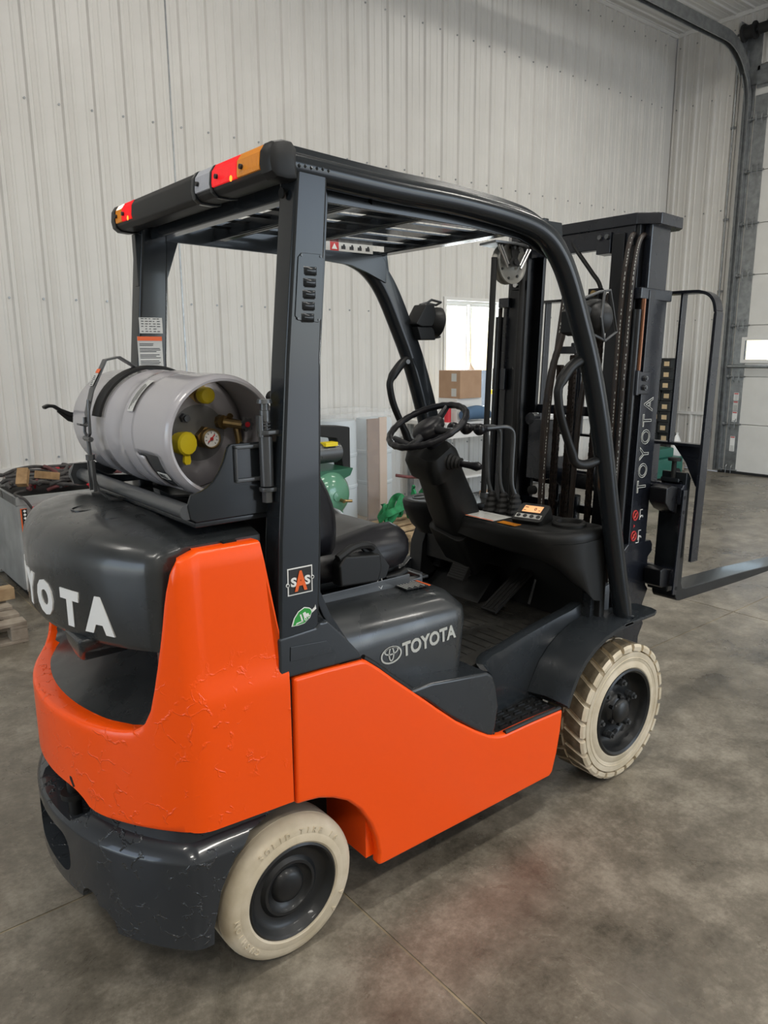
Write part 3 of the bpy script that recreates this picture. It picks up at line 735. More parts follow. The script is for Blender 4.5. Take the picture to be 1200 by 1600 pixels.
# warning label and latch on the hood top
mb = MB(); T = Matrix.Translation((.60, -.245, .8985)) @ Matrix.Rotation(math.radians(0), 4, 'Z') @ Matrix.Rotation(math.radians(2.6), 4, 'Y')
mb.box((-.062, -.085, 0), (.030, .085, .0016), 'print', T); mb.box((.030, -.085, 0), (.040, .085, .0018), 'labelorange', T)
for k in range(7): mb.box((-.055+k*.012, -.078+.01*(k % 2), .0016), (-.051+k*.012, .076-.012*(k*3 % 4), .0022), 'silvertext', T)
FB(mb, 'hood_warning_label', None, smooth=False)
mb = MB(); mb.box((.648, -.24, .888), (.712, -.13, .898)); mb.box((.662, -.225, .896), (.70, -.15, .906)); mb.cyl((.675, -.19, .90), (.675, -.19, .912), .009, 10); FB(mb, 'hood_latch', 'black', bevel=.003)

# ---- rear pillars, their foot plates and the overhead guard
def pillar(sgn, nm):
    lv = [(2.045, .074, .161), (1.613, .030, .128), (1.173, -.006, .116), (.93, -.018, .103), (.845, -.020, .100)]
    mb = MB(); yo, yi = .492, .418
    mb.loft([[(x, sgn*y, z) for x, y in ((a, yi), (a, yo), (b, yo), (b, yi))] for z, a, b in lv]); return FB(mb, nm, 'guardpaint', bevel=.009, seg=3, angle=40)
pn = pillar(-1, 'rear_pillar'); pf = pillar(1, 'rear_pillar')
for sgn in (-1, 1):
    # forward flange of the pillar, flaring into the foot
    mb = MB(); fl_ = [(.161, 2.03), (.170, 1.98), (.138, 1.61), (.125, 1.17), (.120, 1.02), (.150, .95), (.200, .87), (.238, .818)]
    mb.prism([(x-.02, z) for x, z in fl_]+[(x+.004, z) for x, z in reversed(fl_)], 1, sgn*.455, sgn*.470); FB(mb, 'pillar_flange', 'guardpaint', bevel=.003)
    mb = MB(); mb.prism([(-.022, .93), (-.024, .822), (.236, .812), (.225, .836), (.165, .905), (.128, .945), (.100, .945), (.09, .935)], 1, sgn*.497, sgn*.40); ft = FB(mb, 'pillar_foot', 'charcoal', bevel=.008)
    mb = MB(); mb.prism([(.010, .903), (.008, .865), (.150, .855), (.118, .893)], 1, sgn*.497, sgn*.4995); FB(mb, 'foot_emboss', 'charcoal', bevel=.001)
mb = MB(); mb.tube(catmull([(.075, -.33, 1.520), (.085, -.36, 1.505), (.105, -.39, 1.485), (.13, -.425, 1.46)], 6), .013, 12); FB(mb, 'fuel_pipe', 'rubber')
# weld bead at the top of the near pillar
mb = MB(); mb.tube([(.07+.008*k, -.489-.003*(k % 2), 2.040-.001*(k % 3)) for k in range(13)], [.0045+.0012*(k % 2) for k in range(13)], 8); FB(mb, 'weld_bead', 'guardpaint')
# louvre plate
mb = MB()
def skew(pts, y0=-.4925): return pts
lp = [(.073, 1.900+.012), (.134, 1.915), (.140, 1.845), (.126, 1.700), (.118, 1.690), (.062, 1.690), (.053, 1.700), (.064, 1.845), (.068, 1.905)]
lp = [(.0785, 1.852), (.133, 1.852), (.140, 1.842), (.130, 1.705), (.122, 1.696), (.064, 1.700), (.056, 1.710), (.069, 1.842)]
mb.prism(lp, 1, -.4915, -.4945); lv_ = FB(mb, 'louvre_plate', 'guardpaint', bevel=.0012)
for k in range(5):
    z = 1.822-k*.0265; x0 = .083-k*.0026
    q = MB(); n = 8; r = []
    for t in range(n+1):
        a = PI*t/n; r.append((z-.009+.009*math.cos(a)*1.0, -.4945-.006*math.sin(a)))
    ring = lambda x, s_: [(x, y if s_ else -.4945, zz) for zz, y in r]
    q.loft([[(x0, -.4946, zz) for zz, y in r], [(x0+.006, -.4945+(y+.4945)*.9, zz) for zz, y in r], [(x0+.030, -.4945+(y+.4945), zz) for zz, y in r], [(x0+.036, -.4946, zz) for zz, y in r]])
    q.bm.transform(Matrix.Translation(-OFF)); q.build('louvre', 'guardpaint', lv_)
    q = MB(); q.box((x0+.003, -.4950, z-.0205), (x0+.033, -.4944, z-.0175)); q.bm.transform(Matrix.Translation(-OFF)); q.build('louvre_slot', 'deep', lv_, smooth=False)
for p in ((.078, 1.846), (.131, 1.847), (.064, 1.704), (.122, 1.702)):
    q = MB(); q.cyl((p[0], -.494, p[1]), (p[0], -.4962, p[1]), .003, 8); q.bm.transform(Matrix.Translation(-OFF)); q.build('screw', 'darksteel', lv_)
mb = MB(); mb.cyl((.055, -.4505, 1.985), (.060, -.4505, 1.985), .012, 14); T = Matrix.Translation((.062, -.45, 1.955)); FB(mb, 'pillar_grommet', 'deep')
# stickers on the near pillar
ST = frame((.047, -.4926, 1.068), (1, 0, -.01), (0, 0, 1))
mb = MB(); mb.box((-.036, -.034, 0), (.037, .036, .0012), 'white', ST); mb.box((-.033, -.031, .0012), (.034, .033, .0018), 'print', ST)
for sx, sy in ((-.036, -.006), (.037, .004)): mb.cyl((sx, sy, 0), (sx, sy, .0022), .005, 12, 'white', T=ST); mb.cyl((sx, sy, .0022), (sx, sy, .003), .003, 12, 'print', T=ST)
FB(mb, 'dealer_sticker', None, smooth=False)
FT('sticker_letter', 'S', ST @ Matrix.Translation((-.019, 0, .0026)), 'white', .03, width=.017, height=.024, bold=.0012)
FT('sticker_letter', 'S', ST @ Matrix.Translation((.021, 0, .0026)), 'white', .03, width=.017, height=.024, bold=.0012)
FT('sticker_letter', 'A', ST @ Matrix.Translation((.001, .001, .0036)), 'labelorange', .05, width=.037, height=.052, bold=.0022)
LT = frame((.055, -.4935, .974), (1, 0, 0), (0, 0, 1)) @ Matrix.Rotation(math.radians(20), 4, 'Z')
def leafp(k): return [(-.042*k, -.006), (-.028*k, .010*k), (-.010*k, .020*k), (.010*k, .021*k), (.022*k, .012*k), (.026*k, .006), (.026*k, -.002), (.014*k, -.014*k), (-.006*k, -.019*k), (-.024*k, -.014*k)]
mb = MB(); mb.prism(leafp(1.0), 2, 0, .0012, 'white', LT); mb.prism(leafp(.90), 2, .0012, .0018, 'leaf', LT)
mb.prism([(.024, .001), (.037, .004), (.041, .009), (.039, -.002), (.024, -.005)], 2, 0, .0018, 'white', LT)
for a in ([(-.012, -.012), (-.010, .010), (-.006, .010), (-.007, -.012)], [(-.002, -.006), (.014, -.006), (.014, .001), (.008, .002), (.007, .009), (-.001, .009)], [(-.030, -.008), (-.008, -.011), (-.008, -.009), (-.026, -.005)]): mb.prism(a, 2, .0018, .0025, 'white', LT)
for cxx_ in (.001, .012): mb.cyl((cxx_, -.009, .0018), (cxx_, -.009, .0027), .0042, 10, 'white', T=LT); mb.cyl((cxx_, -.009, .0027), (cxx_, -.009, .003), .002, 8, 'leaf', T=LT)
FB(mb, 'leaf_sticker', None, smooth=False)

# labels on the far rear pillar (inner face, y = +.418)
def lbl(name, x0, x1, z0, z1, parts, y=.4175):
    mb = MB(); mb.box((x0, y-.0012, z0), (x1, y, z1), 'label')
    for kind, a, b, c_, d_ in parts: mb.box((x0+(x1-x0)*a, y-.0018, z0+(z1-z0)*b), (x0+(x1-x0)*c_, y-.0012, z0+(z1-z0)*d_), kind)
    return FB(mb, name, None, smooth=False)
random.seed(3)
lines = lambda n, a, b: [('print', .07, a+(b-a)*k/n, .07+.86*random.uniform(.6, 1), a+(b-a)*k/n+.022) for k in range(n) if k % 4 != 3]
lbl('capacity_label', .040, .118, 1.692, 1.742, [('print', .08+.17*i, .10+.16*k, .08+.17*i+random.uniform(.06, .15), .15+.16*k) for k in range(6) for i in range(5) if not (k == 1 and i in (0, 4))])
lbl('warning_label', .030, .113, 1.585, 1.682, [('labelorange', 0, .86, 1, 1)]+lines(14, .08, .80))
lbl('pictogram_label', .022, .098, 1.470, 1.572, [('print', .1, .3, .14, .65), ('print', .3, .3, .33, .62), ('print', .3, .60, .55, .63), ('print', .52, .3, .55, .62), ('print', .25, .8, .35, .84), ('print', .65, .8, .75, .84), ('labelred', .8, .74, .97, .87)])
mb = MB(); pts = [(.079+.019*math.cos(t), .416, 1.513+.022*math.sin(t)) for t in [2*PI*k/20 for k in range(20)]]; mb.tube(pts, .003, 6, closed=True); mb.tube([(.066, .416, 1.528), (.092, .416, 1.498)], .0025, 6); FB(mb, 'prohibition_mark', 'labelred')

# guard rails: rounded section with a lip beneath, swept over the cab and down to the fender
railc = [(.055, 2.052), (.353, 2.037), (.575, 2.032), (.729, 2.023), (.846, 2.012), (.927, 1.998), (.990, 1.974), (1.038, 1.940), (1.080, 1.895), (1.122, 1.830), (1.172, 1.735), (1.220, 1.640), (1.256, 1.556), (1.300, 1.436), (1.345, 1.290), (1.408, 1.052), (1.473, .820), (1.535, .615)]
rail3 = catmull([(x, 0, z) for x, z in railc], 4)
sec = [(-.034, .012), (-.030, .024), (-.018, .033), (0, .036), (.018, .033), (.028, .022), (.031, .005), (.031, -.042), (.019, -.042), (.012, -.012), (-.004, -.018), (-.018, -.019), (-.029, -.013), (-.034, -.004)]
for sgn in (-1, 1):
    mb = MB(); s2 = [(a*(-sgn)*-1 if False else (a if sgn < 0 else -a), -b) for a, b in sec]
    mb.sweep([(a*1.04, b*1.08) for a, b in s2], [(p.x, sgn*.460, p.z) for p in rail3]); FB(mb, 'guard_rail', 'guardpaint', angle=48)
    mb = MB(); mb.tube([(1.533+.036*math.cos(t), sgn*.460+.036*math.sin(t), .630-.01*math.cos(t)) for t in [2*PI*k/16 for k in range(16)]], .006, 6, closed=True); FB(mb, 'rail_weld', 'guardpaint')
# inner webs, front beam, cross bars and the lengthwise slats
for sgn in (-1, 1):
    web = [(.12, 2.045), (.90, 2.045), (1.05, 2.010), (1.075, 1.98), (1.075, 1.90), (.98, 1.935), (.90, 1.958), (.70, 1.972), (.12, 1.985)]
    mb = MB(); mb.prism(web, 1, sgn*.420, sgn*.430); FB(mb, 'side_web', 'guardpaint', bevel=.002)
    mb = MB(); mb.prism([(1.00, 2.02), (1.086, 2.02), (1.098, 1.93), (1.112, 1.88), (1.06, 1.93), (1.02, 1.96)], 1, sgn*.428, sgn*.442); FB(mb, 'corner_gusset', 'guardpaint', bevel=.002)
    mb = MB(); mb.prism([(1.26, 1.53), (1.22, 1.60), (1.262, 1.62), (1.30, 1.53)], 1, sgn*.428, sgn*.436); FB(mb, 'lamp_plate', 'guardpaint', bevel=.002)
def railz(x):
    for a, b in zip(railc, railc[1:]):
        if a[0] <= x <= b[0]: return a[1]+(b[1]-a[1])*(x-a[0])/(b[0]-a[0])
    return railc[-1][1]
mb = MB(); mb.box((1.062, -.39, 2.006), (1.086, .42, 2.040)); mb.box((1.03, -.39, 2.006), (1.064, .42, 2.013)); FB(mb, 'front_beam', 'guardpaint', bevel=.003)
mb = MB(); mb.box((.10, -.43, 1.985), (.14, .43, 2.045)); FB(mb, 'rear_beam', 'guardpaint', bevel=.003)
for x in (.33, .60):
    mb = MB(); mb.box((x-.006, -.43, 1.995), (x+.006, .43, 2.045)); mb.box((x-.02, -.43, 1.995), (x+.006, .43, 2.001)); FB(mb, 'cross_bar', 'guardpaint', bevel=.002)
for y in (-.315, -.19, -.063, .063, .19, .315):
    mb = MB(); w0 = .017; mb.loft([[(x, y+a*w1, 2.032+b) for a, b in ((-1, .002), (-1, -.003), (1, -.005), (1, .0))] for x, w1 in ((.14, w0), (.33, w0), (.345, .036), (1.066, .036))]); FB(mb, 'roof_slat', 'guardpaint', smooth=False)
mb = MB(); mb.box((.05, .455, 1.84), (.12, .425, 2.0)); mb.prism([(.145, 2.0), (.20, 2.0), (.155, 1.88), (.138, 1.84)], 1, .424, .43); FB(mb, 'rear_gusset', 'guardpaint', bevel=.002)
# decal strip inside the far rail
mb = MB(); T = frame((.885, .4185, 2.022), (1, 0, 0), (0, 0, 1))
mb.box((-.12, -.016, 0), (.12, .016, .001), 'label', T); mb.box((-.085, -.0155, .001), (-.045, .0155, .0014), 'labelred', T)
mb.prism([(-.078, -.010), (-.052, -.010), (-.065, .011)], 2, .0014, .002, 'white', T)
for k in range(4): mb.box((-.033+k*.039, -.008, .001), (-.013+k*.039, .004, .0014), 'print', T); mb.cyl((-.02+k*.039, .006, .001), (-.02+k*.039, .006, .0014), .005, 8, 'print', T=T)
FB(mb, 'decal_strip', None, smooth=False)
# rear lamp bar
BX, BZ = .040, 2.048
def barsec(s=1.0): return [(BX+x*s, BZ+z*s) for x, z in ((.034, .026), (.022, .040), (0, .041), (-.026, .034), (-.037, .018), (-.040, -.010), (-.036, -.030), (-.022, -.041), (.010, -.043), (.034, -.040))]
def seg(y0, y1, s=1.0, m='guardpaint', nm='lamp_bar_section', n=1, par=None, bev=.003):
    mb = MB(); mb.loft([[(x, y0, z) for x, z in barsec(s)], [(x, y1, z) for x, z in barsec(s)]]); return FB(mb, nm, m, par, bevel=bev)
seg(-.490, .490, .93, 'black', 'lamp_bar_core')
def endcap(sgn):
    mb = MB(); a = sgn*.455; b = sgn*.494
    mb.loft([[(x, a, z) for x, z in barsec(1.02)], [(x, sgn*.485, z) for x, z in barsec(1.02)], [(x, b, z) for x, z in barsec(.92)], [(x, sgn*.498, z) for x, z in barsec(.72)]]); FB(mb, 'end_cap', 'black', angle=28)
endcap(-1); endcap(1)
def lenssec(s): return [(BX+x*s, BZ+z*s) for x, z in ((-.012, .038), (-.026, .034), (-.037, .018), (-.040, -.010), (-.039, -.019), (-.030, -.022), (-.015, -.020), (-.012, 0))]
def lamp(y0, y1, m, nm):
    """ribbed lens"""
    mb = MB(); n = 30; rings = []
    for k in range(n+1):
        rings.append([(x, y0+(y1-y0)*k/n, z) for x, z in lenssec(.985+.020*(k % 2))])
    mb.loft(rings); l = FB(mb, nm, m, smooth=False)
    q = MB(); q.cyl((BX-.040, (y0*.25+y1*.75), BZ), (BX-.046, (y0*.25+y1*.75), BZ), .006, 10); FB(q, 'lens_screw', 'print')
    return l
lamp(-.450, -.345, 'amber', 'amber_lens'); lamp(-.343, -.215, 'redlens', 'red_lens'); lamp(-.203, -.120, 'clear', 'clear_lens')
seg(-.215, -.203, 1.03); seg(-.120, -.100, 1.05); seg(-.100, .318, 1.0, 'black', 'lamp_bar_section'); lamp(.320, .398, 'redlens', 'red_lens'); lamp(.400, .450, 'amber', 'amber_lens')
for y in (-.325, .335):
    q = MB(); q.cyl((BX-.044, y, BZ-.018), (BX-.0445, y, BZ-.018), .007, 12); FB(q, 'lamp_filament', 'hotlens')
# ---- wheels
def wheel_tyre(R, ri, y0, y1, treads, name):
    """y0 outer face; lathe around y axis at origin"""
    w_ = y1-y0
    r = D.objects.new(name, None)
    return r
ROTY = Matrix.Rotation(-PI/2, 4, 'X')      # local z -> +y ... outer face at low z
def wheel(cx_, cz, R, rr, yo, yi, front, side=-1):
    s = side
    # local z runs from outer face (0) inwards (w); map to world y = s*(|yo| - z)
    w_ = abs(yo-yi)
    T = Matrix(((1, 0, 0, cx_), (0, 0, -s, s*abs(yo)), (0, 1, 0, cz), (0, 0, 0, 1)))
    mb = MB(); g = .018 if front else 0
    Rt = R-g
    prof = [(rr, .004), (rr+.006, .0), (rr+.022, .002), (rr+.030, .006), (R-.060, .004), (R-.030, .004), (Rt-.014, .010), (Rt-.004, .022), (Rt, .034), (Rt+.001, w_/2), (Rt, w_-.034), (Rt-.004, w_-.02), (R-.04, w_-.004), (rr, w_-.004), (rr, .004)]
    mb.lathe(prof, 64, 'tyre', T)
    if not front:
        for f in mb.bm.faces:
            pass
    ty = FB(mb, 'tyre', None, angle=40)
    if front:   # chevron tread blocks, each its own piece
        n = 24
        for k in range(n):
            a0 = 2*PI*k/n; da = 2*PI/n
            for hs in (0, 1):
                q = MB(); z0, z1 = (.002, w_*.47) if hs == 0 else (w_*.53, w_-.002)
                a = a0+(0 if hs == 0 else da*.5)
                rings = []
                for t in ((0, .09, .3, .55, .8, 1) if hs == 0 else (0, .2, .45, .7, .91, 1)):
                    z = z0+(z1-z0)*t
                    tt = (1-t) if hs == 0 else t        # 0 at tyre middle .. 1 at shoulder
                    skew_ = -.55*da*(1-abs(tt)) if hs == 0 else .55*da*(1-abs(tt))*0-.55*da*(1-abs(tt))
                    wd = da*.36
                    edge = .010 if tt > .95 else 0
                    Ro = R-edge
                    ring = [(Rb*math.cos(a+skew_+d_), Rb*math.sin(a+skew_+d_), z) for Rb, d_ in ((Rt-.006, -wd*1.08), (Ro, -wd), (Ro+.0008, 0), (Ro, wd), (Rt-.006, wd*1.08))]
                    rings.append(ring)
                mats_ = 'tread'
                q.loft(rings, 'tyre', True, True, T)
                for f in q.bm.faces:
                    c_ = f.calc_center_median(); v_ = Vector((c_.x-cx_, 0, c_.z-cz))
                    if v_.length > R-.0035 and abs(abs(c_.y)-abs(yo)) > .012: f.material_index = 1
                q.mats.append('tread')
                q.bm.transform(Matrix.Translation(-OFF))
                q.build('tread_block', None, ty, smooth=False)
    else:
        q = MB()   # worn dirty running surface
        q.lathe([(Rt+.0012, .044), (Rt+.0016, w_/2), (Rt+.0012, w_-.04), (Rt-.002, w_-.04), (Rt-.002, .044), (Rt+.0012, .044)], 64, None, T); q.bm.transform(Matrix.Translation(-OFF)); q.build('tread_band', mat('dusty_tread', (.40, .345, .255), .7, var=(.50, .44, .34), vscale=12) if side < 0 else M['tread'], ty)
        for a0, txt in ((math.radians(100), 'S U P E R  S O L I D'), (math.radians(215), 'C U S H I O N'), (math.radians(-30), 'V 1 6')):
            pass
    # sidewall ring ridge
    q = MB(); q.tube([T @ Vector(((R-.052)*math.cos(t), (R-.052)*math.sin(t), .004)) for t in [2*PI*k/64 for k in range(64)]], .0022, 6, closed=True); q.bm.transform(Matrix.Translation(-OFF)); q.build('sidewall_ridge', 'tyre', ty)
    # rim
    mb = MB(); d = .045 if front else .030
    if front: prof = [(rr+.001, .0), (rr-.006, -.004), (rr-.014, .002), (rr-.020, .030), (rr-.032, .058), (rr-.045, .066), (.085, .060), (.072, .052), (.066, .040), (.060, .030), (.050, .024), (.046, .012), (.034, .004), (.012, .000), (0.0005, .000)]
    else: prof = [(rr+.001, .004), (rr-.005, .0), (rr-.012, .006), (rr-.018, .022), (rr-.030, .030), (rr-.048, .031), (rr-.058, .022), (rr-.066, .022), (rr-.074, .034), (.050, .038), (.042, .026), (.034, .022), (.012, .020), (.0005, .020)]
    mb.lathe(prof, 56, None, T); rim = FB(mb, 'rim', 'rim', angle=40)
    if front:
        for k in range(6):
            a = 2*PI*k/6+.25
            q = MB(); p = Vector((.105*math.cos(a), .105*math.sin(a), 0)); q.cyl(p+Vector((0, 0, .064)), p+Vector((0, 0, .048)), .016, 16, T=T); q.cyl(p+Vector((0, 0, .050)), p+Vector((0, 0, .030)), .0145, 6, T=T); q.cyl(p+Vector((0, 0, .032)), p+Vector((0, 0, .020)), .008, 10, T=T)
            q.bm.transform(Matrix.Translation(-OFF)); q.build('lug_nut', 'darksteel', rim)
            a += PI/6
            q = MB(); p = Vector((.128*math.cos(a), .128*math.sin(a), 0)); n_ = 16; t_ = Vector((-math.sin(a), math.cos(a), 0)); r_ = Vector((math.cos(a), math.sin(a), 0))
            q.loft([[p+t_*.024*math.cos(b)+r_*.014*math.sin(b)+Vector((0, 0, z)) for b in [2*PI*j/n_ for j in range(n_)]] for z in (.070, .0610)], None, True, True, T); q.bm.transform(Matrix.Translation(-OFF)); q.build('rim_hole', 'deep', rim, smooth=False)
        for k in range(6):
            a = 2*PI*k/6+.55; q = MB(); p = Vector((.058*math.cos(a), .058*math.sin(a), 0)); q.cyl(p+Vector((0, 0, .034)), p+Vector((0, 0, .018)), .008, 6, T=T); q.bm.transform(Matrix.Translation(-OFF)); q.build('hub_bolt', 'rim', rim)
    return ty, T
RW, RT_ = wheel(0, .203, .203, .136, -.4945, -.345, False); lab(RW, 'cream smooth rear tyre on the near side')
wheel(0, .203, .203, .136, .4945, .345, False, 1)
FW, FT_ = wheel(1.471, .267, .267, .172, -.530, -.355, True); lab(FW, 'cream front tyre with chevron tread on the near side')
wheel(1.471, .267, .267, .172, .530, .355, True, 1)
# raised sidewall lettering on the near rear tyre
def rim_text(txt, T, R, a_c, step, size):
    n = len(txt)
    for i, ch in enumerate(txt):
        if ch == ' ': continue
        a = a_c-(i-(n-1)/2)*step
        # seen from outside (local -z): mirror so that letters read correctly
        M1 = T @ Matrix.Translation((R*math.cos(a), R*math.sin(a), .004)) @ Matrix.Rotation(a-PI/2, 4, 'Z')
        if T.determinant() > 0: pass
        me_o = text_obj('raised_letter', ch, Matrix.Translation(-OFF) @ M1 @ Matrix.Diagonal((1, 1, -1, 1)), 'tyre', FK, size, bold=.0004, extrude=.0016)
rim_text('SOLID TIRE 16', RT_, .172, math.radians(80), math.radians(7.2), .021)
rim_text('CUSHION', RT_, .172, math.radians(205), math.radians(7.2), .021)
rim_text('V V', RT_, .172, math.radians(-35), math.radians(8), .021)

# ---- step, riser, sill, fender
mb = MB(); mb.box((.785, -.470, .352), (1.125, -.335, .380)); st = FB(mb, 'step_plate', 'black', bevel=.004)
q = MB()
for i in range(4):
    for k in range(5):
        x = .865+k*.055; y = -.452+i*.033
        pr = rrect(x-.020, y-.008, x+.020, y+.008, .007, 3); inn = rrect(x-.013, y-.004, x+.013, y+.004, .0035, 3); n_ = len(pr)
        vs = [(a, b, .3805) for a, b in pr]+[(a, b, .388) for a, b in [((p[0]+i_[0])/2, (p[1]+i_[1])/2) for p, i_ in zip(pr, inn)]]+[(a, b, .3812) for a, b in inn]
        fs = [(j, (j+1) % n_, n_+(j+1) % n_, n_+j) for j in range(n_)]+[(n_+j, n_+(j+1) % n_, 2*n_+(j+1) % n_, 2*n_+j) for j in range(n_)]+[tuple(range(2*n_, 3*n_))]
        q.faces(vs, fs)
q.bm.transform(Matrix.Translation(-OFF)); o = q.build('grip_slots', 'black', st, smooth=False)
mb = MB(); mb.tube([(.83, -.490, .386), (1.0, -.490, .385), (1.12, -.490, .382)], .008, 8); FB(mb, 'step_edge', 'black')
for sgn in (-1, 1):
    mb = MB()   # riser between hood and step
    mb.prism([(.40, .66), (.475, .612), (.56, .538), (.66, .462), (.745, .402), (.772, .392), (.785, .42), (.797, .49), (.785, .56), (.768, .605), (.740, .625), (.60, .645), (.50, .66)], 1, sgn*.492, sgn*.36); FB(mb, 'step_riser', 'charcoal', bevel=.010, seg=3)
# well wall: concave sheet from the riser round the back of the step
wpl = [(.770, -.485), (.785, -.455), (.805, -.425), (.840, -.398), (.895, -.378), (1.0, -.366), (1.15, -.360), (1.35, -.360), (1.56, -.372)]
wpl = [(p.x, p.y) for p in catmull([(a, b, 0) for a, b in wpl], 4)]
def sillz(x): return .612+(0 if x < .95 else .055*((x-.95)/.40) if x < 1.35 else .055+.06*((x-1.35)/.2))
mb = MB(); n_ = len(wpl); rows = []
for lev in range(4):
    rows.append([(x, y, (.37, .58, .985, 1.0)[lev]*1.0 if False else [.37, sillz(x)-.035, sillz(x)-.006, sillz(x)][lev]) for x, y in wpl])
rows[2] = [(x, y+.004, z) for x, y, z in rows[2]]; rows[3] = [(x+.0, y+.020, z) for x, y, z in rows[3]]
rows.append([(x, y+.045, z-.001) for x, y, z in rows[2]]); rows.append([(x, y+.05, .37) for x, y, z in rows[2]])
mb.loft([[rows[j][i] for j in range(len(rows))] for i in range(n_)]); FB(mb, 'step_well_wall', 'charcoal', angle=55)
ftop = [(1.129, .395), (1.150, .445), (1.180, .497), (1.222, .540), (1.275, .575), (1.340, .602), (1.41, .616), (1.508, .622)]
fbot = [(1.508, .608), (1.43, .604), (1.36, .590), (1.29, .560), (1.235, .522), (1.192, .470), (1.165, .42), (1.150, .365), (1.135, .36)]
for sgn in (-1, 1):
    mb = MB(); n_ = len(ftop)
    # fender skin slopes up and inwards to the cab
    o_ = [(x, sgn*.515, z) for x, z in ftop]; i_ = [(x-.035*(1-(k/(n_-1)))+.0, sgn*.362, z+.012) for k, (x, z) in enumerate(ftop)]
    mid_ = [((a[0]+b[0])/2, (a[1]+b[1])/2, (a[2]+b[2])/2+.008) for a, b in zip(o_, i_)]
    ub = [(x+.012, sgn*.515, z-.014) for x, z in ftop]; ui = [(a[0]+.02, a[1], a[2]-.02) for a in i_]
    rings = [list(t) for t in zip(o_, mid_, i_, ui, ub)]
    mb.loft(rings); FB(mb, 'fender', 'charcoal', angle=40)
    # flat wing carried forward past the guard foot
    mb = MB(); mb.prism([(1.46, sgn*.515), (1.66, sgn*.515), (1.695, sgn*.502), (1.708, sgn*.47), (1.708, sgn*.40), (1.66, sgn*.37), (1.46, sgn*.37)], 2, .609, .622); FB(mb, 'fender_wing', 'charcoal', bevel=.003)
    mb = MB(); mb.box((1.50, sgn*.33, .20), (1.512, sgn*.50, .612)) if False else mb.box((1.555, sgn*.30, .33), (1.63, sgn*.40, .612)); FB(mb, 'front_bracket', 'charcoal', bevel=.004)

# ---- floor, mat, pedals
mb = MB(); mb.box((.66, -.36, .545), (1.62, .40, .585)); mb.box((.80, .36, .37), (1.5, .47, .60)); FB(mb, 'floor_plate', 'charcoal', bevel=.004)
mb = MB(); mb.prism([(.735, -.375), (.80, -.375), (.86, -.352), (.93, -.340), (1.42, -.335), (1.42, .36), (.735, .36)], 2, .585, .598); fm = FB(mb, 'floor_mat', 'mat', bevel=.004)
q = MB()
for k in range(12):
    q.box((.79+.048*k, -.30, .598), (.815+.048*k, -.17, .6005)); q.box((.79+.048*k, -.13, .598), (.815+.048*k, .05, .6005)); q.box((.79+.048*k, .09, .598), (.815+.048*k, .30, .6005))
for k in range(5): q.box((1.0, -.325+.006*k, .598), (1.4, -.323+.006*k, .600))
q.bm.transform(Matrix.Translation(-OFF)); q.build('mat_ribs', 'mat', fm, smooth=False)
mb = MB(); mb.prism([(1.25, .585), (1.42, .75), (1.42, .585)], 1, .06, .38); FB(mb, 'toe_board', 'black', smooth=False)
def pad(mb, T, l, w_, th=.014, ribs=8):
    mb.box((-l/2, -w_/2, 0), (l/2, w_/2, th), None, T)
    for k in range(ribs): x = -l/2+l*(k+.5)/ribs; mb.box((x-l/ribs*.25, -w_/2+.004, th), (x+l/ribs*.25, w_/2-.004, th+.004), None, T)
mb = MB(); T = frame((1.315, -.075, .700), (.86, 0, .48), (0, 1, 0)); mb.box((-.155, -.040, -.012), (.155, .040, 0), None, T)
for k in range(4): mb.box((-.145, -.034+.019*k, 0), (.145, -.023+.019*k, .004), None, T)
mb.box((-.10, .03, -.06), (.10, .04, 0), None, T); FB(mb, 'accelerator_pedal', 'rubber', bevel=.003)
mb = MB(); mb.cyl((1.37, -.125, .62), (1.40, -.13, .72), .006, 8); FB(mb, 'pedal_spring', 'steel')
for (x, y, z) in ((1.25, .155, .715), (1.33, .385, .715)):
    T = frame((x, y, z), (.55, 0, .83), (0, 1, 0)); mb = MB(); pad(mb, T, .075, .095, .012, 7); mb.box((-.03, -.04, -.02), (.03, .04, 0), None, T); p_ = FB(mb, 'brake_pedal', 'rubber', bevel=.002)
    mb = MB(); mb.tube(catmull([(x+.015, y, z-.01), (x+.06, y-.01, z-.01), (x+.09, y-.015, z+.07), (x+.10, y-.02, z+.18)], 5), .011, 8); FB(mb, 'pedal_arm', 'darksteel')

# ---- dashboard console: shelf with a dropped right end
def plan_ring(pts, z): return [(x, y, z) for x, y in pts]
top = [(1.155, .10), (1.150, -.02), (1.150, -.16), (1.158, -.28), (1.185, -.36), (1.240, -.412), (1.300, -.428), (1.42, -.428), (1.455, -.410), (1.46, -.30), (1.46, .10)]
def inset(pts, d):
    c_ = Vector((1.32, -.15)); return [(c_.x+(x-c_.x)*(1-d/.16), c_.y+(y-c_.y)*(1-d/.28)) for x, y in pts]
mb = MB()
mb.loft([plan_ring(inset(top, .03), .925), plan_ring(inset(top, .006), .930), plan_ring(top, .955), plan_ring(inset(top, .003), .972), plan_ring(inset(top, .012), .984), plan_ring(inset(top, .024), .988)])
dash = FB(mb, 'dash_console', 'console', angle=55)
mb = MB()   # fascia: follows the shelf, growing deeper towards its dropped right end
fp_ = [(1.157, .10, .918, 0), (1.153, 0, .908, .002), (1.152, -.08, .900, .005), (1.153, -.16, .893, .010), (1.158, -.23, .886, .018), (1.168, -.30, .874, .032), (1.188, -.355, .845, .052), (1.215, -.392, .795, .072), (1.250, -.415, .752, .085), (1.300, -.428, .728, .060), (1.350, -.429, .712, .030), (1.42, -.428, .700, .01), (1.456, -.412, .700, .0)]
P_ = catmull([(x, y, z) for x, y, z, o_ in fp_], 3); O_ = catmull([(o_, 0, 0) for x, y, z, o_ in fp_], 3)
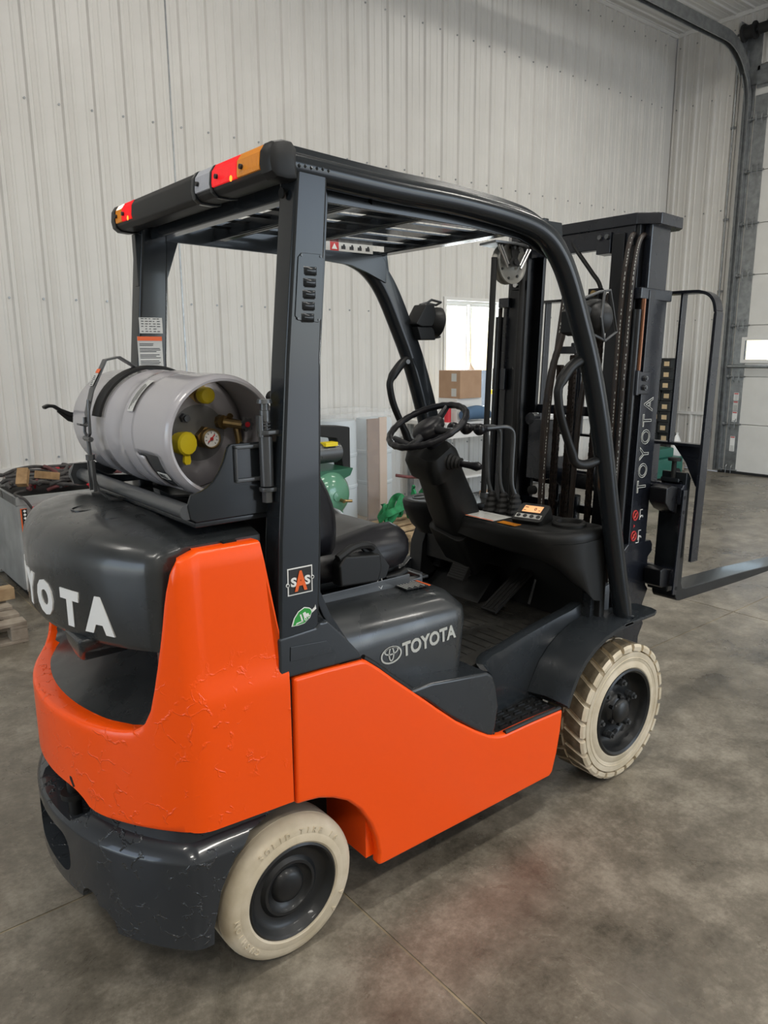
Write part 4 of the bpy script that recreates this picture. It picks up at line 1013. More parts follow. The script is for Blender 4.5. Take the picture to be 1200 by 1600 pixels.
rows = [[(p.x+o_.x*0, p.y, .945) for p, o_ in zip(P_, O_)], [(p.x+o_.x*.18, p.y, .945+(p.z-.945)*.45) for p, o_ in zip(P_, O_)], [(p.x+o_.x*.62, p.y, .945+(p.z-.945)*.85) for p, o_ in zip(P_, O_)], [(p.x+o_.x, p.y, p.z) for p, o_ in zip(P_, O_)], [(p.x+o_.x+.02, p.y+.008, p.z-.004) for p, o_ in zip(P_, O_)], [(p.x+o_.x+.05, p.y+.03, p.z+.012) for p, o_ in zip(P_, O_)]]
rows.append([(p.x+.05, p.y+.03, .94) for p in P_]); nn_ = len(P_); mb.loft([[rows[j][i] for j in range(len(rows))] for i in range(nn_)]); FB(mb, 'dash_fascia', 'console', angle=60)
mb = MB(); mb.box((1.43, -.420, .60), (1.465, -.34, .93)); FB(mb, 'dash_leg', 'console', bevel=.008)
mb = MB(); mb.box((1.40, -.36, .58), (1.475, .46, .93)); FB(mb, 'dash_back', 'black', smooth=False)
mb = MB(); mb.box((1.405, -.395, .585), (1.47, -.36, .72)); FB(mb, 'cowl_side', 'charcoal', smooth=False)
# cup holder
T = Matrix.Translation((1.345, -.325, .984)); mb = MB(); mb.lathe([(.064, -.004), (.064, .014), (.058, .020), (.050, .020), (.046, .012), (.044, -.02), (.044, -.02), (.0005, -.02)], 32, None, T); FB(mb, 'cup_holder', 'console', angle=40)
# lit display pod
T = frame((1.285, -.195, 1.025), (.25, -1, 0), (.80, .20, .42))
mb = MB(); mb.prism(rrect(-.062, -.060, .062, .050, .014, 3), 2, -.055, .004, None, T); dp = FB(mb, 'display_pod', 'console', bevel=.005)
mb = MB(); mb.box((-.042, -.010, .004), (.042, .034, .0055), 'print', T); mb.box((-.038, -.007, .0055), (.038, .031, .0065), 'screen', T); mb.box((-.052, -.044, .004), (.052, -.020, .0055), 'label', T)
for k in range(4): mb.cyl((-.040+.027*k, -.032, .0055), (-.040+.027*k, -.032, .0075), .0085, 12, 'print', T=T)
FB(mb, 'display_face', None, smooth=False)
FT('display_digit', '0', T @ Matrix.Translation((.012, .012, .0072)), 'print', .022)
mb = MB(); mb.box((-.034, .018, .0066), (-.020, .022, .0070), None, T); mb.box((.026, .004, .0066), (.034, .007, .0070), None, T); mb.box((-.034, .000, .0066), (-.024, .003, .0070), None, T); FB(mb, 'display_marks', 'print', smooth=False)
# instruction card on the shelf
T = frame((1.225, .005, .9895), (0, -1, 0), (1, 0, 0)); mb = MB(); mb.box((-.105, -.055, 0), (.105, .055, .0014), 'label', T); mb.box((-.105, -.055, .0014), (.105, -.047, .0018), 'labelorange', T)
for i in range(3):
    for k in range(4): mb.box((-.095+i*.068, -.035+k*.02, .0014), (-.045+i*.068, -.028+k*.02, .0017), 'silvertext', T)
FB(mb, 'instruction_card', None, smooth=False)
T = frame((1.190, -.165, .9895), (0, -1, 0), (1, 0, 0)); mb = MB(); mb.box((-.045, -.018, 0), (.045, .018, .0012), 'amber', T); FB(mb, 'caution_label', None, smooth=False)
# hydraulic levers in their ribbed boots
for k, (bx, by) in enumerate(((1.320, .045), (1.335, -.005), (1.350, -.055))):
    mb = MB(); n_ = 9; rings = []
    for i in range(n_):
        t = i/(n_-1); r_ = .034-.024*t; r_ += .0035 if i % 2 else 0; zz = .985+.085*t
        rings.append([(bx+r_*1.25*math.cos(a), by+r_*.9*math.sin(a), zz) for a in [2*PI*j/16 for j in range(16)]])
    mb.loft(rings); FB(mb, 'lever_boot', 'rubber', angle=20)
    mb = MB(); d_ = .02*k
    pth = catmull([(bx, by, 1.06), (bx-.01, by+.012, 1.11), (bx+.0, by+.03-d_*.2, 1.20), (bx+.012, by+.045-d_*.4, 1.29), (bx+.004, by+.05-d_*.4, 1.322), (bx-.03, by+.058-d_*.4, 1.335), (bx-.10, by+.07-d_*.4, 1.334), (bx-.13+.0*k, by+.078-d_*.4, 1.332)], 6)
    mb.tube(pth, .0085, 10); lv = FB(mb, 'hydraulic_lever', 'darksteel')
    e_ = pth[-1]; T = frame(e_, (0, 0, 1), (0, 1, 0)) ; T = Matrix.Translation(e_) @ Matrix.Rotation(-PI/2, 4, 'Y')
    mb = MB(); mb.lathe([(.010, -.05), (.012, -.02), (.013, -.004), (.020, .004), (.0235, .016), (.023, .028), (.017, .038), (.008, .042), (.0005, .043)], 20, None, T); FB(mb, 'lever_knob', 'vinyl')

# ---- steering column, wheel, left tray
mb = MB()
ax0 = Vector((1.235, .150, .93)); ax1 = Vector((1.005, .075, 1.275)); dr = (ax1-ax0).normalized(); yv = Vector((.10, 1, 0)); yv = (yv-dr*yv.dot(dr)).normalized(); xv = yv.cross(dr).normalized()
rings = []
for t, a, b, off in ((0, .075, .085, 0), (.25, .078, .085, 0), (.5, .070, .082, 0), (.72, .066, .080, 0), (.76, .080, .088, -.01), (.92, .078, .090, -.012), (1.0, .060, .080, -.008)):
    c_ = ax0+(ax1-ax0)*t+xv*off; rings.append([c_+xv*x*(a/.1)+yv*y*(b/.1) for x, y in rrect(-.1, -.1, .1, .1, .045, 4)])
mb.loft(rings); FB(mb, 'steering_column', 'console', angle=45)
mb = MB(); q0 = ax0-dr*.22; mb.loft([[q0+xv*x*.75+yv*y*.85 for x, y in rrect(-.1, -.1, .1, .1, .03, 4)], [ax0-dr*.05+xv*x*.9+yv*y*.98 for x, y in rrect(-.1, -.1, .1, .1, .03, 4)], [ax0+dr*.02+xv*x*.92+yv*y*1.0 for x, y in rrect(-.1, -.1, .1, .1, .03, 4)]]); FB(mb, 'column_base', 'console', bevel=.006)
mb = MB(); T = Matrix.Translation(ax0+dr*.26-yv*.068) @ Matrix(((xv.x, dr.x, -yv.x, 0), (xv.y, dr.y, -yv.y, 0), (xv.z, dr.z, -yv.z, 0), (0, 0, 0, 1)))
mb.lathe([(.022, -.01), (.022, .006), (.018, .009), (.014, .009), (.013, .005), (.0005, .005)], 20, 'black', T); mb.box((-.003, -.009, .005), (.003, .009, .010), 'chrome', T); FB(mb, 'ignition_switch', None)
# direction lever with its bellows
mb = MB(); p0 = ax1-dr*.045-yv*.07; p1 = p0+(-yv*.10+Vector((.03, 0, .01))); n_ = 9
mb.tube([p0+(p1-p0)*.6*i/n_ for i in range(n_+1)], [.034-.0018*i+(.004 if i % 2 else 0) for i in range(n_+1)], 14); FB(mb, 'lever_bellows', 'rubber', angle=20)
mb = MB(); mb.tube([p0+(p1-p0)*.5, p1, p1+(p1-p0)*.25, p1+(p1-p0)*.40], [.012, .014, .018, .010], 12); FB(mb, 'direction_lever', 'vinyl')
mb = MB(); p0 = ax1-dr*.03+yv*.07; mb.tube([p0, p0+yv*.06-xv*.01, p0+yv*.13-xv*.02+dr*.01], [.010, .012, .016], 10); FB(mb, 'signal_lever', 'vinyl')
SWC = Vector((.985, .070, 1.356)); SWN = Vector((-.46, -.02, .885)).normalized(); SX = Vector((1, 0, .52)); SX = (SX-SWN*SX.dot(SWN)).normalized(); SY = SWN.cross(SX)
T = Matrix(((SX.x, SY.x, SWN.x, SWC.x), (SX.y, SY.y, SWN.y, SWC.y), (SX.z, SY.z, SWN.z, SWC.z), (0, 0, 0, 1)))
mb = MB(); Rw = .152; n_ = 72
mb.tube([T @ Vector((Rw*math.cos(t), Rw*math.sin(t), 0)) for t in [2*PI*k/n_ for k in range(n_)]], [.0125+(.0012*math.sin(k*PI/1.5)) for k in range(n_)], 12, closed=True); sw = FB(mb, 'steering_wheel_rim', 'vinyl')
mb = MB(); mb.lathe([(.0005, .016), (.030, .015), (.052, .008), (.062, -.006), (.060, -.022), (.045, -.034), (.030, -.05), (.030, -.085), (.0005, -.085)], 30, None, T @ Matrix.Diagonal((1.15, .88, 1, 1))); FB(mb, 'horn_pad', 'vinyl', angle=50)
for a in (math.radians(12), math.radians(95), math.radians(192), math.radians(268)):
    if a in (math.radians(95),): continue
    mb = MB(); mb.tube([T @ Vector((.045*math.cos(a), .045*math.sin(a), -.012)), T @ Vector((.09*math.cos(a), .09*math.sin(a), -.014)), T @ Vector(((Rw-.004)*math.cos(a), (Rw-.004)*math.sin(a), -.004))], [.018, .013, .011], 10); FB(mb, 'wheel_spoke', 'vinyl')
# left tray and its skirt
mb = MB()
tp = [(1.165, .29), (1.140, .34), (1.150, .40), (1.185, .445), (1.27, .465), (1.47, .465), (1.47, .10), (1.24, .12), (1.20, .22)]
def tr(k, z): c_ = Vector((1.36, .30)); return [(c_.x+(x-c_.x)*k, c_.y+(y-c_.y)*k, z) for x, y in tp]
mb.loft([tr(.70, .86), tr(.86, .90), tr(1.0, .965), tr(1.02, .990), tr(1.0, 1.004), tr(.95, 1.008), tr(.90, 1.006)]); FB(mb, 'left_tray', 'console', angle=45)
mb = MB(); T = Matrix.Translation((1.245, .385, 1.006)); mb.lathe([(.052, 0), (.050, .003), (.046, .003), (.040, -.001), (.0005, -.001)], 24, None, T @ Matrix.Diagonal((1, .7, 1, 1))); FB(mb, 'tray_recess', 'black')
mb = MB(); mb.prism([(1.22, .62), (1.42, .70), (1.42, .93), (1.30, .93), (1.24, .80)], 1, .38, .46); mb.prism([(1.26, .74), (1.42, .74), (1.42, .93), (1.27, .93)], 1, .12, .38); FB(mb, 'left_skirt', 'black', bevel=.006)
mb = MB(); mb.prism([(1.08, .585), (1.12, .64), (1.22, .72), (1.42, .76), (1.42, .585)], 1, .44, .475); FB(mb, 'left_sill', 'charcoal', bevel=.005)

# ---- seat
def cushion(mb, x0, x1, yw, z0, z1, r=.05, n=10):
    rings = []
    for k in range(13):
        t = -1+2*k/12; a = math.sqrt(max(0, 1-abs(t)**5)); y = t*yw
        sx = .90+.10*a; side_ = abs(t) > .62
        zt_ = z1+(.022 if side_ else 0)-(.05*(1-a))
        prof = [(x0, z0+.02), (x0, zt_-.05), (x0+.04, zt_-.012), (x0+.16, zt_-.018), (x0+.30, zt_+.004), (x1-.06*sx, zt_+.004), (x1-.02, zt_-.016), (x1, zt_-.050), (x1-.002, z0+.05), (x1-.03, z0+.012), (x1-.09, z0), (x0+.05, z0)]
        cxm = (x0+x1)/2; czm = (z0+z1)/2
        rings.append([(cxm+(x-cxm)*(.80+.20*a), y, czm+(z-czm)*(.72+.28*a)) for x, z in prof])
    mb.loft(rings)
mb = MB(); cushion(mb, .22, .665, .245, .935, 1.062); FB(mb, 'seat_cushion', 'vinyl', angle=70)
mb = MB()   # backrest with side bolsters
rings = []
for k in range(15):
    t = -1+2*k/14; a = math.sqrt(max(0, 1-abs(t)**4)); y = t*.245; bol = .045*max(0, (abs(t)-.45)/.55)*a
    prof = []
    for j in range(14):
        s_ = j/13; z = 1.00+(.47*s_); lean = -.12*s_
        prof.append((.315+lean+.075*math.sin(PI*min(1, s_*1.15+.1))*.9+bol, z))
    for j in range(14):
        s_ = 1-j/13; z = 1.00+.47*s_; prof.append((.205-.12*s_, z))
    cm_ = Vector((.23, 1.23)); rings.append([(cm_.x+(x-cm_.x)*(.75+.25*a), y, cm_.y+(z-cm_.y)*(.78+.22*a)) for x, z in prof])
mb.loft(rings); FB(mb, 'seat_backrest', 'vinyl', angle=70)
mb = MB(); mb.box((.20, -.20, .912), (.62, .22, .945)); FB(mb, 'seat_pan', 'black', bevel=.006)
mb = MB(); mb.prism([(.18, .905), (.66, .905), (.665, .885), (.655, .885), (.652, .893), (.18, .893)], 1, -.265, -.235); mb.box((.655, -.26, .884), (.668, .26, .912)); mb.box((.10, -.275, .89), (.60, -.268, .930)); FB(mb, 'seat_rail', 'darksteel', bevel=.002)
mb = MB(); mb.prism([(.30, .955), (.44, .945), (.455, .985), (.45, 1.03), (.32, 1.045), (.295, 1.02)], 1, -.315, -.268); bx_ = FB(mb, 'belt_retractor', 'black', bevel=.007, seg=3)
mb = MB(); mb.prism([(.40, 1.055), (.462, 1.050), (.52, .97), (.505, .935), (.46, .93), (.47, .98)], 1, -.272, -.258); FB(mb, 'hip_bracket', 'black', bevel=.004)
mb = MB(); mb.tube(catmull([(.30, -.30, 1.04), (.36, -.295, 1.062), (.42, -.285, 1.058), (.45, -.27, 1.04)], 5), .012, 8); FB(mb, 'belt_webbing', 'rubber')
mb = MB(); mb.tube([(.470, -.268, .945), (.470, -.272, .915), (.480, -.274, .905), (.488, -.272, .915), (.486, -.268, .945)], .003, 8); FB(mb, 'belt_hook', 'chrome')
mb = MB(); T = frame((.835, .10, .960), (0, 1, 0), (0, 0, 1)) ; n_ = 24
mb.loft([[(x_,   .16+r_*(1+.13*math.cos(8*a))*math.cos(a), .955+r_*(1+.13*math.cos(8*a))*math.sin(a)) for a in [2*PI*k/n_*1.0 for k in range(n_)]] for x_, r_ in ((.815, .026), (.820, .031), (.845, .031), (.852, .024))]); mb.cyl((.62, .16, .955), (.82, .16, .955), .010, 10); FB(mb, 'weight_knob', 'black')
mb = MB(); mb.tube([(.54, -.22, .915), (.60, -.22, .915), (.625, -.225, .930)], [.010, .016, .014], 10); FB(mb, 'slide_lever', 'black')

# ---- grab handles and work lamps on the front pillars
for sgn in (-1, 1):
    mb = MB(); y = sgn*.452
    # offset handle standing off behind the pillar
    pts = [(1.215, y, 1.600), (1.165, y-sgn*.012, 1.575), (1.110, y-sgn*.014, 1.515), (1.108, y-sgn*.014, 1.47), (1.130, y-sgn*.014, 1.40), (1.190, y-sgn*.014, 1.290), (1.212, y-sgn*.012, 1.25), (1.262, y-sgn*.006, 1.238), (1.325, y, 1.248)]
    cc = catmull(pts, 4); rr_ = [.019 if i < 8 else .0145 if i < 20 else .017 for i in range(len(cc))]
    mb.tube(cc, rr_, 10); gh = FB(mb, 'grab_handle', 'black', angle=60)
    mb = MB(); mb.cyl((1.195, y-sgn*.018, 1.588), (1.193, y-sgn*.030, 1.588), .010, 12); FB(mb, 'handle_bolt', 'darksteel')
def worklamp(c_, s_, label):
    """round lamp facing forward in a bent guard, box bracket behind"""
    c_ = Vector(c_)
    T = Matrix.Translation(c_) @ Matrix.Rotation(math.radians(-12), 4, 'Z') @ Matrix.Rotation(PI/2+math.radians(8), 4, 'Y')
    mb = MB(); mb.lathe([(.0005, -.065), (.030, -.062), (.048, -.045), (.062, -.012), (.064, .006), (.060, .010), (.056, .008), (.0005, .004)], 28, None, T); l = FB(mb, 'work_lamp', 'black', angle=40); lab(l, label)
    mb = MB(); mb.lathe([(.0005, .006), (.030, .010), (.055, .007)], 24, None, T); q_ = FB(mb, 'lamp_glass', 'lamp_glass')
    mb = MB(); mb.prism([(-.150, -.01), (-.095, .070), (-.050, .074), (-.035, .02), (-.060, -.02), (-.120, -.02)], 1, -.04, .04, None, Matrix.Translation(c_)); mb.prism([(-.135, -.02), (-.04, -.02), (-.03, -.075), (-.115, -.075)], 1, -.03, .035, None, Matrix.Translation(c_)); FB(mb, 'lamp_bracket', 'black', bevel=.005)
    mb = MB(); q0 = [(-.07, 0, .07), (-.03, .0, .092), (.035, .012, .085), (.038, .045, .075), (-.02, .045, .082), (-.06, .04, .072)]
    mb.tube([c_+Vector(p) for p in q0], .0055, 8); q1 = [(-.09, 0, -.052), (-.02, .0, -.066), (.028, .01, -.060), (.03, .04, -.055), (-.03, .04, -.06)]; mb.tube([c_+Vector(p) for p in q1], .0055, 8); FB(mb, 'lamp_guard_wire', 'darksteel')
worklamp((1.352, .42, 1.752), 1, 'round black work lamp on the far front pillar')
# near lamp sits ahead of the near pillar
c_ = Vector((1.31, -.415, 1.735)); 
T = Matrix.Translation(c_) @ Matrix.Rotation(math.radians(8), 4, 'Z') @ Matrix.Rotation(PI/2+math.radians(6), 4, 'Y')
mb = MB(); mb.lathe([(.0005, -.065), (.030, -.062), (.048, -.045), (.064, -.012), (.066, .010), (.062, .014), (.056, .010), (.0005, .006)], 28, None, T); l = FB(mb, 'work_lamp', 'black', angle=40); lab(l, 'round black work lamp on the near front pillar')
mb = MB(); mb.prism([(-.14, .02), (-.09, .05), (-.05, .03), (-.06, -.04), (-.10, -.06), (-.14, -.05)], 1, -.03, .03, None, Matrix.Translation(c_)); FB(mb, 'lamp_bracket', 'black', bevel=.004)
mb = MB(); P = [(-.13, -.02, .05), (-.02, -.035, .085), (.03, -.04, .092), (.07, -.045, -.045), (.0, -.05, -.075), (-.07, -.04, -.05)]
mb.tube([c_+Vector(p) for p in P], .005, 8); mb.tube([c_+Vector(p) for p in [(.0, -.04, .09), (-.035, -.055, .0), (-.005, -.05, -.075)]], .005, 8); FB(mb, 'lamp_guard_wire', 'darksteel')
# ---- gas tank: a thing of its own, lying across the truck in its cradle
TC = Vector((-.085, 0, 1.428)); TRD = .152
TK = thing('gas_tank', 'grey gas tank with yellow caps and dial strapped across behind the seat', 'gas tank', TC)
def TB(mb, name, m=None, parent=None, **k):
    mb.bm.transform(Matrix.Translation(-TC)); return mb.build(name, m, parent or TK, **k)
TT = Matrix.Translation(TC) @ Matrix.Rotation(PI/2, 4, 'X')      # local z -> -y (towards the open collar)
mb = MB(); R_ = TRD
prof = [(.0005, -.375), (.05, -.372), (.09, -.362), (.120, -.342), (.141, -.312), (R_, -.27), (R_, -.13), (R_+.003, -.115), (R_, -.10), (R_, -.005), (R_+.0035, .0), (R_+.0035, .016), (R_, .022), (R_, .12), (R_+.003, .13), (R_, .14), (R_, .18), (.144, .205), (.120, .228), (.085, .243), (.04, .250), (.0005, .252)]
mb.lathe(prof, 64, 'tank', TT); TB(mb, 'tank_body', None, angle=60)
# collar with a rolled rim; cut away at lower rear and open windows
mb = MB(); hs = [.17, .20, .235, .27, .30, .33, .355, .372, .384, .390, .388, .378]; rr = [R_-.001, R_-.001, R_-.001, R_-.001, R_-.001, R_-.001, R_-.001, R_-.002, R_-.006, R_-.012, R_-.018, R_-.021]
n_ = 96; vs = []; fs = []
for r_, h in zip(rr, hs):
    for k in range(n_): a = 2*PI*k/n_; vs.append(TT @ Vector((r_*math.cos(a), r_*math.sin(a), h)))
def hole(k, j):
    a = (k+.5)/n_*360; h = (hs[j]+hs[j+1])/2
    # local frame: x forward, y up; angle 180 = rearward, 270 = down
    if 196 < a < 250 and .215 < h < .335-.0*(a-196) and h > .215+(a-196)*.0008: return True
    if 62 < a < 98 and .21 < h < .27: return True
    return False
for j in range(len(hs)-1):
    for k in range(n_):
        if hole(k, j): continue
        fs.append((j*n_+k, j*n_+(k+1) % n_, (j+1)*n_+(k+1) % n_, (j+1)*n_+k))
mb.faces(vs, fs, 'tank'); col_ = TB(mb, 'tank_collar', None, angle=50)
q = col_.modifiers.new('thick', 'SOLIDIFY'); q.thickness = .004; q.offset = -1
# dark window in the collar with the filling notice
mb = MB(); mb.lathe([(R_-.012, .205), (R_-.012, .345)], 40, 'tankin', TT); TB(mb, 'collar_lining', None) if False else mb.bm.free()
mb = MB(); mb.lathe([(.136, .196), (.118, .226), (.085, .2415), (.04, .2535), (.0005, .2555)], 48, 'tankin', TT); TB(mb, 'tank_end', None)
def onshell(a_deg, h, r=R_):
    a = math.radians(a_deg); o_ = TT @ Vector((r*math.cos(a), r*math.sin(a), h)); n0 = TT.to_3x3() @ Vector((math.cos(a), math.sin(a), 0)); t0 = TT.to_3x3() @ Vector((-math.sin(a), math.cos(a), 0))
    return o_, n0, t0
# curved paper labels on the shell
def shell_label(name, a0, a1, h0, h1, m, r=R_+.0042, par=None):
    mb = MB(); n = 8; vs = []
    for h in (h0, h1):
        for k in range(n+1): a = math.radians(a0+(a1-a0)*k/n); vs.append(TT @ Vector((r*math.cos(a), r*math.sin(a), h)))
    mb.faces(vs, [(k, k+1, n+2+k, n+1+k) for k in range(n)], m); return TB(mb, name, None, smooth=False)
shell_label('tank_label', 122, 158, .150, .186, 'label')
for k, (a, h) in enumerate(((126, .157), (126, .164), (127, .171), (128, .178))): shell_label('label_print', a+2, 156-3*k, h, h+.0022, 'print', R_+.0052)
shell_label('fill_label', 207, 219, .215, .262, 'label', R_-.018) if False else None
o_, n0, t0 = onshell(216, .305, R_+.0015); T = frame(o_, -Vector((0, 1, 0)), -t0) ; T = frame(o_, (0, -1, 0), t0 if (t0.z > 0) else -t0)
mb = MB(); mb.box((-.026, -.009, -.0005), (.030, .009, .0008), 'label', T); TB(mb, 'fill_label', None, smooth=False)
me = text_obj('fill_lettering', 'FILL', Matrix.Translation(-TC) @ T @ Matrix.Translation((0, 0, .0012)), 'print', TK, .018, width=.036, bold=.0006, height=.011)
# charcoal sheet behind the window, painting in the shade inside the collar
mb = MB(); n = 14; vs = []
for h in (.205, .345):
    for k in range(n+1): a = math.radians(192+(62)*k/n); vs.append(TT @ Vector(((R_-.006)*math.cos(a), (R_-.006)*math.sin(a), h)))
mb.faces(vs, [(k, k+1, n+2+k, n+1+k) for k in range(n)], 'charcoal'); TB(mb, 'collar_shade_sheet', None)
def fit(x, z, y0, y1, r, name, m, n=20, extra=None, ang=40):
    mb = MB(); mb.cyl((x, y0, z), (x, y1, z), r, n, m)
    if extra: extra(mb)
    return TB(mb, name, None, angle=ang)
# dial gauge in a brass hexagon
fit(-.073, 1.416, -.235, -.275, .030, 'gauge_body', 'brass', 6, lambda m_: m_.lathe([(.026, .275), (.026, .292), (.022, .296), (.020, .290)], 28, 'brass', Matrix.Translation((-.073, 0, 1.416)) @ Matrix.Rotation(PI/2, 4, 'X')))
mb = MB(); mb.cyl((-.073, -.288, 1.416), (-.073, -.291, 1.416), .0205, 28, 'white')
for k in range(9):
    a = math.radians(-50+35*k); mb.tube([(-.073+.013*math.cos(a), -.2915, 1.416+.013*math.sin(a)), (-.073+.017*math.cos(a), -.2915, 1.416+.017*math.sin(a))], .0009, 5, 'print')
mb.tube([(-.083, -.2925, 1.407), (-.064, -.2925, 1.426)], .0016, 6, 'labelred'); mb.cyl((-.073, -.291, 1.416), (-.073, -.295, 1.416), .004, 10, 'labelred'); TB(mb, 'gauge_dial', None)
# yellow dust cap hanging at the filler, ribbed round
mb = MB(); n = 28; cp = Vector((-.138, -.285, 1.408)); T = Matrix.Translation(cp) @ Matrix.Rotation(math.radians(14), 4, 'Z') @ Matrix.Rotation(PI/2, 4, 'X')
mb.loft([[(r_*(1+.03*(k % 2))*math.cos(2*PI*k/n), r_*(1+.03*(k % 2))*math.sin(2*PI*k/n), h) for k in range(n)] for r_, h in ((.026, -.03), (.0285, -.008), (.029, .004), (.025, .009))], None, True, True, T)
mb.prism([(-.008, -.026), (.008, -.026), (.010, -.045), (.006, -.052), (-.006, -.052), (-.010, -.045)], 2, -.006, .002, None, T); mb.cyl((-.138, -.22, 1.412), (-.138, -.26, 1.41), .014, 12); TB(mb, 'filler_cap', 'yellow', angle=30)
mb = MB(); mb.lathe([(.030, .225), (.030, .238), (.018, .245), (.018, .262)], 24, 'brass', Matrix.Translation((-.075, 0, 1.520)) @ Matrix.Rotation(PI/2, 4, 'X')); TB(mb, 'relief_valve', None)
mb = MB(); mb.lathe([(.019, .255), (.021, .262), (.021, .280), (.017, .286), (.0005, .287)], 24, 'yellow', Matrix.Translation((-.073, 0, 1.523)) @ Matrix.Rotation(PI/2, 4, 'X')); TB(mb, 'relief_cap', None)
mb = MB(); mb.cyl((-.125, -.22, 1.468), (-.125, -.262, 1.468), .012, 6); mb.cyl((-.125, -.262, 1.468), (-.125, -.272, 1.468), .008, 10); TB(mb, 'bleeder_valve', 'steel')
mb = MB(); mb.cyl((-.026, -.21, 1.453), (-.026, -.27, 1.453), .018, 8); mb.cyl((-.026, -.27, 1.453), (.01, -.30, 1.446), .012, 12); mb.cyl((.0, -.285, 1.449), (.005, -.29, 1.395), .009, 10); mb.cyl((-.012, -.28, 1.47), (-.012, -.26, 1.452), .008, 8); TB(mb, 'service_valve', 'brass', angle=30)
mb = MB(); n = 35; T = Matrix.Translation((.020, -.305, 1.447)) @ Matrix.Rotation(PI/2, 4, 'X')
mb.loft([[((.016+.003*math.cos(7*2*PI*k/n))*math.cos(2*PI*k/n), (.016+.003*math.cos(7*2*PI*k/n))*math.sin(2*PI*k/n), h) for k in range(n)] for h in (-.004, .004)], 'steel', True, True, T); mb.cyl((.020, -.309, 1.447), (.020, -.311, 1.447), .007, 12, 'red'); TB(mb, 'valve_handwheel', None, angle=30)
mb = MB(); mb.tube(catmull([(.005, -.295, 1.395), (.02, -.33, 1.385), (.045, -.37, 1.40), (.055, -.385, 1.43)], 6), .009, 10); TB(mb, 'gas_hose', 'rubber')
mb = MB(); mb.cyl((.038, -.340, 1.47), (.040, -.342, 1.47), .012, 16); TB(mb, 'round_sticker', 'label') if False else mb.bm.free()

# ---- cradle, strap and swing bracket (part of the truck)
mb = MB(); mb.tube([(-.208, -.425, 1.267), (-.208, .335, 1.267)], .0185, 20); FB(mb, 'cradle_tube', 'darksteel', angle=50)
mb = MB(); mb.lathe([(.016, -.012), (.034, -.010), (.036, 0), (.034, .008), (.016, .010)], 24, None, Matrix.Translation((-.208, .338, 1.267)) @ Matrix.Rotation(PI/2, 4, 'X')); mb.prism([(-.235, 1.24), (-.205, 1.235), (-.13, 1.25), (-.10, 1.27), (-.115, 1.29), (-.16, 1.300), (-.23, 1.302), (-.243, 1.27)], 1, .325, .335); FB(mb, 'cradle_end', 'darksteel', angle=50)
mb = MB(); mb.tube([(.03, -.40, 1.267), (.03, .33, 1.267)], .0185, 16); FB(mb, 'cradle_tube', 'darksteel', angle=50)
# end plate shaped round the tank
pl = [(-.200, 1.300), (-.212, 1.275), (-.205, 1.245), (-.190, 1.236), (.16, 1.236), (.16, 1.30), (.12, 1.42), (.085, 1.43), (.060, 1.40), (.040, 1.355), (.012, 1.322), (-.025, 1.300), (-.062, 1.288)]
pl = [(-.198, 1.306), (-.208, 1.28), (-.203, 1.249), (-.188, 1.240), (.10, 1.240), (.10, 1.415), (-.092, 1.415), (-.100, 1.408), (-.112, 1.375), (-.126, 1.350), (-.141, 1.331), (-.157, 1.319), (-.172, 1.312)]
mb = MB(); mb.prism(pl, 1, -.428, -.418); FB(mb, 'cradle_plate', 'guardpaint', bevel=.0025)
mb = MB(); mb.box((-.19, -.42, 1.225), (.08, .32, 1.238)); mb.box((-.12, -.30, 1.212), (.06, .25, 1.226)); FB(mb, 'cradle_base', 'guardpaint', bevel=.003)
for y in (-.25, .22):
    mb = MB(); mb.prism([(-.20, 1.25), (.03, 1.25), (.05, 1.30), (-.0, 1.276), (-.085, 1.268), (-.17, 1.276), (-.21, 1.30)], 1, y-.02, y+.02); FB(mb, 'saddle', 'guardpaint', bevel=.003)
# strap band over the tank
y0b = .045; Rb = TRD+.006
mb = MB(); sec_ = [(-.027, -.001), (-.027, .006), (-.021, .009), (.021, .009), (.027, .006), (.027, -.001)]; rings = []
for k in range(41):
    a = math.radians(168-150*k/40*1.0); rings.append([(TC.x+(Rb+h)*math.cos(a), y0b+w_, TC.z+(Rb+h)*math.sin(a)) for w_, h in sec_])
mb.loft(rings); FB(mb, 'strap_band', 'rubber', angle=60)
# over-centre latch lever
def flat(mb, pts, w_, th, m=None, T=None):
    """flat bar along a path, width along y"""
    P = [Vector(p) for p in pts]; rings = []
    for i, p in enumerate(P):
        t = ((P[min(i+1, len(P)-1)]-P[i]).normalized()+(P[i]-P[max(i-1, 0)]).normalized()).normalized(); n0 = t.cross(Vector((0, 1, 0))).normalized()
        rings.append([p+Vector((0, a, 0))*w_/2+n0*b*th/2 for a, b in ((-1, -1), (1, -1), (1, 1), (-1, 1))])
    return mb.loft(rings, m)
mb = MB(); flat(mb, [(-.120, .060, 1.590), (-.160, .075, 1.618), (-.196, .080, 1.610), (-.242, .068, 1.530), (-.262, .060, 1.470), (-.262, .055, 1.445), (-.272, .052, 1.438), (-.290, .052, 1.443)], .030, .0055); FB(mb, 'latch_lever', 'steel', bevel=.0015)
mb = MB(); T = frame((-.221, .073, 1.571), (0, -1, 0), (.5, 0, .86)); mb.box((-.013, .004, .0030), (.013, .016, .0040), 'labelorange', T); mb.box((-.013, -.035, .0030), (.013, .003, .0040), 'label', T)
for k in range(6): mb.box((-.010, -.032+k*.005, .004), (.010-.004*(k % 3), -.030+k*.005, .0044), 'print', T)
FB(mb, 'latch_label', None, smooth=False)
